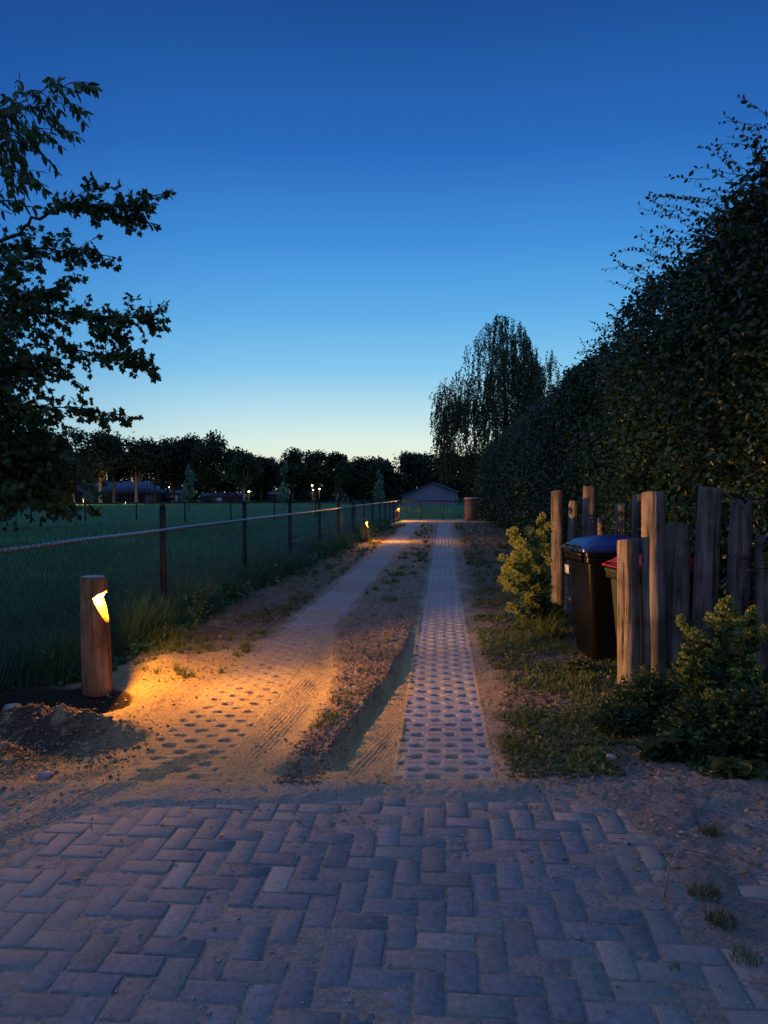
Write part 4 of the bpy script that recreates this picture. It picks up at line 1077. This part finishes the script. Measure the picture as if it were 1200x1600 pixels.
# ------------------------------------------------------------------ weeping birch above the hedge
def birch():
    d0 = 43.0; base = at(792, 800, d0); root = empty('weeping_birch', (base.x, d0, -.1), 'tall weeping birch with hanging curtains of twigs beyond the end of the hedge', 'tree')
    O = Vector((base.x, d0, -.1)); g = random.Random(5)
    top = at(785, 500, d0)
    mb = MB(); tp = [Vector((0, 0, 0)), Vector((.1, 0, 3)), Vector((-.1, .1, 6)), Vector((-.2, 0, 8.5)), top-O]
    mb.tube(tp, [.22, .17, .12, .07, .02], 10); mb.build('trunk', M['bark'], root, smooth=True)
    # outline in the photograph: (px, y top of the crown), lower edge
    tops = [(680, 600), (690, 590), (700, 578), (712, 580), (718, 562), (730, 535), (742, 525), (757, 510), (768, 492), (785, 488), (800, 495), (815, 505), (823, 520), (832, 540), (838, 560), (846, 572), (858, 545), (868, 545), (874, 575)]
    tx = [a for a, b in tops]; tyv = [b for a, b in tops]
    P, D, S = [], [], []; lb = MB(); st = MB()
    for k in range(2700):
        px = 682 + g.random()*190
        if px > 845 and g.random() < .8: continue
        ytop = np.interp(px, tx, tyv)
        ylow = np.interp(px, [680, 760, 800, 840, 872], [720, 725, 700, 640, 600])
        # arching limbs: choose start levels in bands
        yy_ = ytop + (ylow-ytop)*(g.random()**1.15)*.93
        if 655 < yy_ and g.random() < .45: continue
        rad = math.sqrt(max(0, 1-((px-772)/100)**2))
        d = d0 + g.gauss(0, 1.3)*rad
        p = at(px + g.gauss(0, 3), yy_, d) - O
        # clumpiness
        if float(fbm(np.array([p.x*.75+40]), np.array([p.z*.6+p.y*.4]), 77, 2)[0]) < .41: continue
        ln = .6 + 1.5*g.random() if yy_ > ytop+25 else .5+.5*g.random()
        sway = Vector((g.gauss(0, .06), g.gauss(0, .06), 0)); m = int(ln/.075); pts = [p.copy()]; ax = (1 if p.x > 0 else -1)
        v = Vector((g.gauss(0, .4), g.gauss(0, .4), -.2))
        for q in range(m):
            v = v*.72 + Vector((sway.x, sway.y, -1))*.28; v.normalize(); p = p + v*.08; pts.append(p.copy())
            for s in range(2):
                P.append((p.x+g.gauss(0, .035), p.y+g.gauss(0, .035), p.z+g.gauss(0, .03))); D.append((g.gauss(0, .6), g.gauss(0, .6), -1+g.gauss(0, .4))); S.append(.08+.06*g.random())
        if k % 2 == 0: st.tube(pts[::3] if len(pts) > 6 else pts, .007, 3, cap=False)
    for k in range(34):
        t = .25+.7*g.random(); z = t*9.5; a = (-1 if g.random() < .6 else 1)
        s = Vector((0, 0, z)); e = Vector((a*(1+2.6*(1-t))*g.random()*1.3, g.gauss(0, 1.2), z+.8+1.0*g.random()*(1-t)+.3))
        mid = s.lerp(e, .5)+Vector((0, 0, .35)); lb.tube([s, mid, e, e+Vector((a*.4, 0, -.3))], [.07*(1.1-t), .05*(1.1-t), .025, .01], 5)
    lb.build('limbs', M['bark'], root); st.build('hanging_twigs', M['twig'], root)['kind'] = 'stuff'
    leaf_mesh('foliage', P, D, np.array(S), DIAM, M['birch'], root, seed=3)
birch()

# ------------------------------------------------------------------ far trees
def tree(name, label, cat, px, top_y, hw, low_y, d, mat, n, lsize, seed, bark='bark', group=None, trunk_w=.2, conical=False, lean=0):
    g = np.random.default_rng(seed); b = at(px, 785, d); gz = float(ground_h(np.array([b.x]), np.array([d]))[0])
    O = Vector((b.x, d, gz)); root = empty(name, O, label, cat, group)
    zt = at(px, top_y, d).z - gz; zl = at(px, low_y, d).z - gz; hwm = hw*d/F
    mb = MB(); mb.tube([(0, 0, -.3), (lean*.4, 0, zl*.5), (lean*.8, 0, max(zl, .3)), (lean, 0, zl+(zt-zl)*.75)], [trunk_w*1.15, trunk_w*.9, trunk_w*.8, trunk_w*.15], 9); mb.build('trunk', M[bark], root, smooth=True)
    nl = 9 if not conical else 7; lob = []
    mb = MB()
    for k in range(nl):
        t = g.random()
        if conical:
            t = k/(nl-1); rr_ = hwm*(1-t)**.7*.9 + .1; c = np.array([g.normal()*hwm*.15, g.normal()*hwm*.15, zl+(zt-zl)*(.1+.8*t)]); rad = np.array([rr_*.75, rr_*.75, (zt-zl)*.17])
        else:
            a = g.random()*6.28; q = hwm*.68*np.sqrt(g.random()); zz = zl+(zt-zl)*(.16+.62*t)
            q *= 1-.55*abs(t-.35)
            c = np.array([q*np.cos(a), q*np.sin(a)*.8, zz]); rad = np.array([hwm*.5, hwm*.5, (zt-zl)*.22])*(.75+.4*g.random())
        lob.append((c, rad)); mb.tube([(lean*.6, 0, max(zl*.8, .2)), tuple(c*.5+np.array([0, 0, zl*.45])), tuple(c)], [trunk_w*.45, trunk_w*.25, trunk_w*.08], 5, cap=False)
    if not conical: lob.append((np.array([0, 0, zt-(zt-zl)*.2]), np.array([hwm*.45, hwm*.45, (zt-zl)*.2])))
    mb.build('limbs', M[bark], root)
    P = []
    per = n//len(lob)
    for c, rad in lob:
        v = g.normal(size=(per, 3)); v /= np.linalg.norm(v, axis=1, keepdims=True)
        r_ = g.random(per)**.42
        P.append(c + v*r_[:, None]*rad*(1+.22*g.normal(size=(per, 1))*.6))
    P = np.vstack(P); k = fbm(P[:, 0]*1.3+seed, P[:, 2]*1.3+P[:, 1]*.8, seed, 2) > .36; P = P[k]
    D = g.normal(size=P.shape); D[:, 2] -= .3
    leaf_mesh('crown', P, D, lsize*(.6+.8*g.random(len(P))), DIAM, mat, root, seed=seed)
    return root
GT = 'old trees in the row beyond the field'
row = [(8, 676, 52, 765, 104, .30, 'leftmost, mostly hidden behind the near maple'), (66, 672, 44, 758, 106, .3, 'half hidden behind the near maple leaves'),
       (117, 668, 36, 752, 100, .13, 'with a thin pale lamplit trunk'), (157, 672, 34, 752, 100, .26, 'with the thickest lamplit trunk'), (178, 677, 30, 753, 104, .22, 'just right of the thickest lamplit trunk'),
       (213, 680, 34, 754, 103, .24, 'with a faintly lit trunk before the blue barn roof'), (242, 683, 32, 757, 104, .2, 'in front of the gable end of the blue roofed barn'), (272, 682, 34, 760, 106, .2, 'right of the blue roofed barn'),
       (300, 680, 32, 764, 108, .22, 'left half of the broad round crown in the row'), (334, 675, 34, 764, 104, .26, 'highest broad round crown of the row'), (368, 700, 26, 768, 108, .22, 'lower crown just right of the highest broad one'),
       (408, 712, 22, 770, 112, .2, 'smallest crown, at the dip of the row'), (458, 700, 30, 768, 106, .26, 'left crown of the dark pair before the small lights'), (492, 703, 32, 764, 104, .26, 'dark crown above the cluster of small lights'),
       (528, 706, 26, 768, 104, .2, 'with a lamplit trunk right of the cluster of lights'), (565, 713, 32, 780, 108, .24, 'low crown left of the round bushy one'), (598, 717, 34, 782, 104, .22, 'round bushy crown behind the rightmost young tree'),
       (638, 706, 28, 770, 110, .24, 'behind the left end of the grey gabled shed'), (668, 708, 28, 776, 112, .22, 'directly behind the gable of the shed'), (700, 704, 30, 776, 110, .24, 'left of and below the weeping birch'),
       (735, 706, 30, 776, 108, .24, 'under the hanging twigs of the weeping birch'), (775, 712, 30, 776, 106, .24, 'mostly hidden behind the end of the hedge')]
for i, (px, ty, hw, ly, d, tw, lab) in enumerate(row):
    tree('broadleaf_tree', 'dark tree beyond the field, ' + lab, 'tree', px, ty, hw*1.28, ly, d, M['oak'], 9000, .36, 200+i, bark='pale_bark' if i in (2, 3, 4, 5, 14) else 'bark', group=GT, trunk_w=tw, lean=-.5 if i == 2 else 0)  # paler bark on the lamplit trunks puts lamplight into their colour
GY_ = 'young pale green trees planted in the field'
for i, (px, ty, hw, ly, d, lab) in enumerate([(140, 738, 15, 782, 78, 'rounded young pale tree in front of the blue barn roof'), (295, 731, 15, 782, 58, 'young tree right of the blue roofed barn, its trunk dark'),
                                       (444, 724, 13, 778, 62, 'slender young tree, tallest and palest, right of the small yellow light'), (531, 740, 12, 779, 92, 'dim young tree behind the fence, between the small lights and the rightmost young tree'),
                                       (592, 738, 13, 780, 80, 'young tree just above the middle lamp post')]):
    tree('young_tree', lab, 'tree', px, ty, hw, ly, d, M['young'] if i != 3 else M['birch'], 1500, .17, 300+i, group=GY_, trunk_w=.05, conical=True)
tree('roadside_tree', 'greener tree with a pale upright trunk beside the small yellow light', 'tree', 381, 703, 32, 766, 92, M['birch'], 4200, .3, 330, bark='pale_bark', trunk_w=.13)
def far_wood():
    g = np.random.default_rng(9); n = 26000
    px = g.random(n)*1500-250; d = 126+g.random(n)*9
    top = 4.4+1.8*fbm(px*.012, px*0, 500) ; z = -.7+top*g.random(n)**.8
    x = (px-600)/F*d
    D = g.normal(size=(n, 3))
    o = leaf_mesh('far_wood', np.stack([x, d, z], 1), D, .5+.4*g.random(n), DIAM, M['oak'], seed=2)
    tag(o, 'low dark far off wood closing the field behind the barns', 'wood', kind='stuff')
far_wood()
GB = 'dark bushes below the far trees'
for i, (px, ty, hw, d, lab) in enumerate([(408, 760, 20, 116, 'low dark bush right of the small yellow light'), (548, 750, 26, 112, 'dark bush behind the dim young tree'), (575, 755, 26, 114, 'dark bush left of the rightmost young tree'), (615, 748, 24, 114, 'dark bush left of the grey gabled shed'),
                                     (645, 742, 24, 116, 'dark bush behind the left roof slope of the shed'), (690, 742, 26, 118, 'dark bush behind the right roof slope of the shed'), (738, 748, 26, 112, 'dark bush behind the brick pillar'), (350, 755, 30, 118, 'dark bush left of the small yellow light'), (280, 758, 30, 120, 'dark bush by the small white light'), (470, 758, 20, 118, 'dark bush left of the cluster of lights'), (505, 756, 22, 120, 'dark bush right of the cluster of lights')]):
    tree('bush', lab, 'bush', px, ty, hw, 787, d, M['oak'], 2200, .3, 400+i, group=GB, trunk_w=.08)
tree('bush', 'round dark bush beside the right end of the grey gabled shed', 'bush', 727, 762, 6, 774, 60, M['oak'], 700, .12, 440, trunk_w=.04)

# ------------------------------------------------------------------ far buildings
def barn():
    d = 112; a = at(40, 785, d); b = at(238, 785, d); gz = -.62
    zr = at(100, 752, d).z - gz; ze = at(100, 770, d).z - gz
    root = empty('barn', (a.x, d, gz), 'long low barn with a blue grey ribbed roof behind the lamplit trunks', 'barn'); Lx = b.x-a.x
    mb = MB(); mb.box((Lx/2, 4, ze/2), (Lx-.2, 7.6, ze)); mb.build('wall', M['barn_wall'], root)
    mb = MB(); V = [(0, -.2, ze-.1), (Lx+.2, -.2, ze-.1), (Lx-1.2, 4, zr), (1.2, 4, zr), (0, 8.2, ze-.1), (Lx+.2, 8.2, ze-.1), (Lx+1.6, 4, ze-.1)]
    mb.add(V, [(0, 1, 2, 3), (3, 2, 5, 4), (0, 4, 5, 1)], [(1, 5, 2), (0, 3, 4)])
    for k in range(26):
        t = k/25; x0 = t*Lx; x1 = 1.2 + t*(Lx-2.4); mb.tube([(x0, -.22, ze-.06), (x1, 4, zr+.03)], .05, 4)
    mb.build('roof', M['roof_blue'], root)
    for k in range(6):
        mb = MB(); mb.box((1.8+k*3.0, .17, ze*.5), (1.3, .06, ze*.45)); w_ = mb.build('window', M['pane'], root)
        mb = MB(); mb.box((1.8+k*3.0, .15, ze*.5), (.08, .1, ze*.45)); mb.build('window_bar', M['barn_wall'], w_)
    mb = MB(); mb.box((Lx-.6, .15, ze*.45), (1.1, .1, ze*.9)); mb.build('door', M['gable_wall'], root)
barn()
def lean_shed(px0, px1, d, zr_y, ze_y, label, roof='roof_blue'):
    a = at(px0, 785, d); b = at(px1, 785, d); gz = -.62; Lx = b.x-a.x
    zr = at(px0, zr_y, d).z-gz; ze = at(px0, ze_y, d).z-gz
    root = empty('shed', (a.x, d, gz), label, 'shed', 'low sheds beyond the field')
    mb = MB(); mb.box((Lx/2, 2.5, ze/2), (Lx-.3, 4.8, ze)); mb.build('wall', M['barn_wall'], root)
    mb = MB(); V = [(0, 0, ze), (Lx, 0, ze), (Lx, 2.5, zr), (0, 2.5, zr), (0, 5, ze), (Lx, 5, ze)]; mb.add(V, [(0, 1, 2, 3), (3, 2, 5, 4), (0, 4, 5, 1)], [(1, 5, 2), (0, 3, 4)]); mb.build('roof', M[roof], root)
    mb = MB(); mb.box((Lx*.5, .08, ze*.45), (1.0, .06, ze*.8)); mb.build('door', M['white_frame'], root)
    mb = MB(); mb.box((Lx*.25, .08, ze*.55), (.9, .06, ze*.35)); w_ = mb.build('window', M['pane'], root)
lean_shed(259, 286, 116, 766, 772, 'small shed with a pale eave just right of the long blue roofed barn')
lean_shed(312, 372, 116, 770, 776, 'low blue roofed shed left of the small yellow light')
lean_shed(398, 432, 118, 768, 774, 'low shed between the small yellow light and the palest young tree')
def gable_shed():
    d = 88; gz = float(ground_h(np.array([5.]), np.array([88.]))[0])
    a = at(628, 783, d); ap = at(675, 755, d); b = at(711, 783, d)
    zl = at(630, 776, d).z-gz; zr = at(711, 768.5, d).z-gz; za = ap.z-gz
    root = empty('gabled_shed', (a.x, d, gz), 'grey blue shed with a wide low gable at the end of the lane', 'shed')
    x1 = ap.x-a.x; x2 = b.x-a.x; D = 9.0; sh = 1.15
    mb = MB(); V = [(0, 0, 0), (x2, 0, 0), (x2, 0, zr), (x1, 0, za), (0, 0, zl), (sh, D, 0), (x2+sh, D, 0), (x2+sh, D, zr), (x1+sh, D, za), (sh, D, zl)]
    mb.add(V, [(1, 6, 7, 2), (5, 0, 4, 9), (0, 1, 2, 4), (6, 5, 9, 7)], [(4, 2, 3), (9, 8, 7)]); mb.build('wall', M['gable_wall'], root)
    mb = MB(); t = .1
    for (p, q) in (((-.25, zl-.03), (x1, za+.02)), ((x1, za+.02), (x2+.3, zr-.06))):
        V = [(p[0], -.3, p[1]), (q[0], -.3, q[1]), (q[0]+sh, D+.3, q[1]), (p[0]+sh, D+.3, p[1])]
        V += [(x, y, z+t) for x, y, z in V]; mb.add(V, [(0, 3, 2, 1), (4, 5, 6, 7), (0, 1, 5, 4), (1, 2, 6, 5), (2, 3, 7, 6), (3, 0, 4, 7)])
    mb.build('roof', M['roof_blue'], root)
    for k in range(2):
        mb = MB(); yk = 2.2+k*3.6; mb.box((x2+sh*yk/D+.03, yk, zr*.55), (.06, 1.5, zr*.5)); w_ = mb.build('window', M['white_frame'], root)
        mb = MB(); mb.box((x2+sh*yk/D+.055, yk, zr*.55), (.04, 1.2, zr*.38)); mb.build('pane', M['pane'], w_)
gable_shed()

# ------------------------------------------------------------------ small far lights
def garden_lamp(px, py, d, label, watts, color=(1, .62, .2), glob=.09, mat='far_led', post=True):
    c = at(px, py, d); gz = float(ground_h(np.array([c.x]), np.array([d]))[0])
    root = empty('garden_lamp', (c.x, d, gz), label, 'lamp', 'small lit lamps beyond the field')
    h = c.z-gz
    mb = MB(); mb.tube([(0, 0, -.1), (0, 0, max(.1, h-glob))], .035, 8); mb.build('pole', M['post_metal'], root)
    nu, nv = 12, 8
    V = [(glob*math.sin(math.pi*j/nv)*math.cos(6.2832*i/nu), glob*math.sin(math.pi*j/nv)*math.sin(6.2832*i/nu), h+glob*math.cos(math.pi*j/nv)) for j in range(nv+1) for i in range(nu)]
    mb = MB(); mb.add(V, [[j*nu+i, j*nu+(i+1) % nu, (j+1)*nu+(i+1) % nu, (j+1)*nu+i] for j in range(nv) for i in range(nu)]); mb.build('globe', M[mat], root, smooth=True)
    if watts:
        ld = bpy.data.lights.new('lamp_light', 'POINT'); ld.energy = watts; ld.color = color; ld.shadow_soft_size = glob*1.1
        lo = bpy.data.objects.new('lamp_light', ld); COL.objects.link(lo); lo.parent = root; lo.location = (0, -glob*1.6, h)
    return root
garden_lamp(130, 779, 95, 'pale garden lamp at the foot of the lamplit trunks', 700, (1, .5, .12), .05)
garden_lamp(196, 784.5, 95, 'low garden lamp between two trunks in front of the barn', 260, (1, .5, .12), .02)
garden_lamp(264, 761, 106, 'single small white lamp under the trees right of the barn', 0)
garden_lamp(389, 768, 96, 'lamp beside the pale upright trunk with a yellow green glow', 60, (.9, 1, .25), .12)
garden_lamp(488, 758.5, 98, 'upper left lamp of the three small lights in a cluster', 60, (1, .7, .25), .10)
garden_lamp(489.5, 766, 98, 'lower left lamp of the three small lights in a cluster', 0, glob=.07)
garden_lamp(499, 764, 98, 'right lamp of the three small lights in a cluster', 60, (1, .6, .2), .08)
tree('bush', 'small bush lit yellow green by the lamp beside the pale trunk', 'bush', 389, 767, 7, 778, 97.4, M['young'], 900, .2, 450, trunk_w=.04)

# ------------------------------------------------------------------ spurge bushes and undergrowth by the posts
def spurge(name, label, base, heads, seed, hsize=.05, leaf=.055, nst_extra=0):
    """heads: list of (px, py, d, length, radius)"""
    g = random.Random(seed); O = Vector(base); root = empty(name, O, label, 'shrub', 'yellow green spurge bushes')
    st = MB(); LP, LD, LS = [], [], []
    for (px, py, d, ln, rad) in heads:
        top = at(px, py, d) - O
        s = Vector((g.gauss(0, .07), g.gauss(0, .05), -.02)); mid = s.lerp(top, .5) + Vector((-(top.x)*.18, 0, .02))
        pts = []
        for t in np.linspace(0, 1, 12): pts.append(s*(1-t)**2 + mid*2*t*(1-t) + top*t*t)
        st.tube(pts, [.007*(1-.4*i/12) for i in range(12)], 6)
        for i in range(3, 12):
            for q in range(7):
                p = pts[i-1].lerp(pts[i], g.random()); a = g.random()*6.28; tdir = (pts[i]-pts[i-1]).normalized()
                LP.append(tuple(p)); LD.append((math.cos(a), math.sin(a), .15+.4*g.random()-.3*(i < 6))); LS.append(leaf*(.8+.7*g.random()))
        P, D, S = [], [], []; ax = (pts[-1]-pts[-4]).normalized()
        subs = []
        for k in range(9):
            t = k/8; a = g.random()*6.28; q = rad*(.25+.75*math.sin(math.pi*(.15+.7*t)))*(.35+.65*g.random())
            e1 = ax.cross(Vector((0, 1, .2))).normalized(); e2 = ax.cross(e1)
            subs.append((top + ax*(t-.8)*ln*1.15 + (e1*math.cos(a)+e2*math.sin(a))*q, rad*(.28+.25*g.random())))
        for k in range(int(620*ln/.14*(rad/.05))):
            sc_, sr_ = subs[g.randrange(9)]
            v = Vector((g.gauss(0, 1), g.gauss(0, 1), g.gauss(0, 1)+.3)).normalized(); c = sc_ + v*sr_*(.5+.6*g.random())
            P.append(tuple(c)); v = v + ax*.5 + Vector((g.gauss(0, .4), g.gauss(0, .4), g.gauss(0, .4))); D.append(tuple(v)); S.append(.009+.010*g.random())
        leaf_mesh('flower_head', P, D, np.array(S), OVAL, M['bract'], root, seed=g.randrange(999))
    st.build('stems', M['spurge'], root); leaf_mesh('foliage', LP, LD, np.array(LS), NARROW, M['spurge'], root, seed=seed)
    return root
b1 = gp(852, 985)
spurge('spurge_bush', 'yellow green flowering spurge bush left of the slim leftmost timber post', (b1.x, b1.y, 0), [
    (852, 815, 8.5, .26, .10), (835, 838, 8.4, .3, .12), (803, 835, 8.3, .2, .10), (815, 855, 8.2, .22, .12), (845, 868, 8.3, .3, .13), (787, 875, 8.2, .14, .08), (808, 880, 8.1, .2, .11), (830, 900, 8.2, .24, .12), (793, 903, 8.1, .16, .10), (850, 905, 8.3, .2, .1), (797, 948, 8.0, .1, .06), (825, 935, 8.1, .16, .08)], 61, leaf=.07)
b2 = gp(1130, 1190)
spurge('spurge_bush', 'yellow green flowering spurge bush at the right edge in front of the timber posts', (b2.x, b2.y, 0), [
    (1072, 975, 4.75, .15, .055), (1138, 942, 4.85, .16, .055), (1152, 972, 4.8, .16, .062), (1165, 998, 4.8, .15, .06), (1112, 1010, 4.7, .1, .055), (1135, 1020, 4.7, .12, .06), (1062, 1040, 4.7, .09, .045), (1095, 1050, 4.6, .06, .04), (1130, 1095, 4.4, .09, .06), (1148, 1055, 4.6, .14, .06), (1180, 1040, 4.6, .14, .06), (1175, 960, 5.0, .12, .05), (1108, 1085, 4.45, .07, .04), (1090, 990, 4.8, .10, .045), (1150, 1120, 4.4, .08, .05), (1120, 960, 5.0, .12, .05), (1075, 1015, 4.7, .08, .04), (1185, 985, 4.8, .14, .055)], 62, leaf=.075)
def herb(label, px, py, d, rx, rz, n, seed, mat='spurge', tm=OVAL, size=.03, flowers=0, name='leafy_herb'):
    g = np.random.default_rng(seed); b = at(px, 765+1848/d, d); O = Vector((b.x, d, 0)); root = empty(name, O, label, 'plant', 'leafy plants in front of the timber posts')
    st = MB(); P, D, S = [], [], []; FPt = []
    for k in range(n):
        a = g.random()*6.28; q = rx*math.sqrt(g.random()); h = rz*(.45+.6*g.random())*(1-.5*(q/rx)**2)
        e = Vector((q*math.cos(a)*1.0, q*math.sin(a)*.7, h)); s = e*.25; s.z = 0
        pts = [s.lerp(e, t) + Vector((0, 0, .12*h*math.sin(t*3.14))) for t in np.linspace(0, 1, 6)]
        st.tube(pts, .0025, 4, cap=False)
        for i in range(1, 6):
            for r_ in range(6):
                t = g.random(); p = pts[i-1].lerp(pts[i], t); aa = g.random()*6.28
                P.append(tuple(p)); D.append((math.cos(aa), math.sin(aa), .5*g.random()-.1)); S.append(size*(.6+.9*g.random()))
        if k < flowers: FPt.append(pts[-1])
    st.build('stems', M['spurge'], root); leaf_mesh('foliage', P, D, np.array(S), tm, M[mat], root, seed=seed)
    for p in FPt:
        pp = [tuple(p + Vector((0, 0, .01)))]*14; dd = [(math.cos(a), math.sin(a), .35) for a in np.linspace(0, 6.28, 15)[:-1]]
        leaf_mesh('flower', pp, dd, np.full(14, .018), NARROW, M['yellow'], root, roll=(.05, (0, 0, 1)))
herb('bushy small leaved plant with yellow flowers at the foot of the short front post', 1010, 1150, 4.95, .30, .42, 300, 71, size=.022, flowers=3)
herb('low grey green plant left of the short front post, edge of the undergrowth', 968, 1170, 4.75, .22, .26, 220, 72, size=.018, flowers=1)
herb('dark leafy plant under the spurge heads at the right edge', 1130, 1180, 4.45, .42, .42, 420, 73, size=.026)
herb('dark leafy plant in the lower right corner of the undergrowth', 1190, 1180, 4.3, .36, .5, 360, 74, size=.028)
herb('broad leaved dock like plant low at the front of the undergrowth', 1060, 1200, 4.35, .22, .18, 26, 75, size=.10, tm=OVAL)
herb('small plant with broad pale leaves at the front edge of the undergrowth', 1150, 1220, 4.1, .12, .10, 10, 76, mat='verge', size=.085)
herb('dark leafy plant between the tall split post and its right neighbour', 1120, 1100, 5.25, .4, .55, 320, 77, size=.026)
herb('low weedy plant at the foot of the blue lidded bin', 905, 1060, 6.35, .16, .16, 90, 78, mat='verge', size=.02)
herb('dry weedy plant at the foot of the leftmost timber post', 862, 985, 8.5, .22, .32, 90, 79, mat='verge', tm=NARROW, size=.06)
def dry_stalk(pts, label):
    mb = MB(); q = [gp(px, py) + Vector((0, 0, z)) for px, py, z in pts]; mb.tube(q, [.004, .003, .002][:len(q)] + [.002]*max(0, len(q)-3), 5)
    o = mb.build('dry_stalk', M['dry']); tag(o, label, 'stalk', 'dry stalks on the sandy right edge')
dry_stalk([(1036, 1410, .012), (1044, 1372, .03), (1048, 1350, .05)], 'thin pale dry stalk standing up from the sand at the lower right')
dry_stalk([(1070, 1335, .02), (1105, 1342, .022), (1140, 1350, .02)], 'pale dry stalk lying flat on the sand at the lower right')
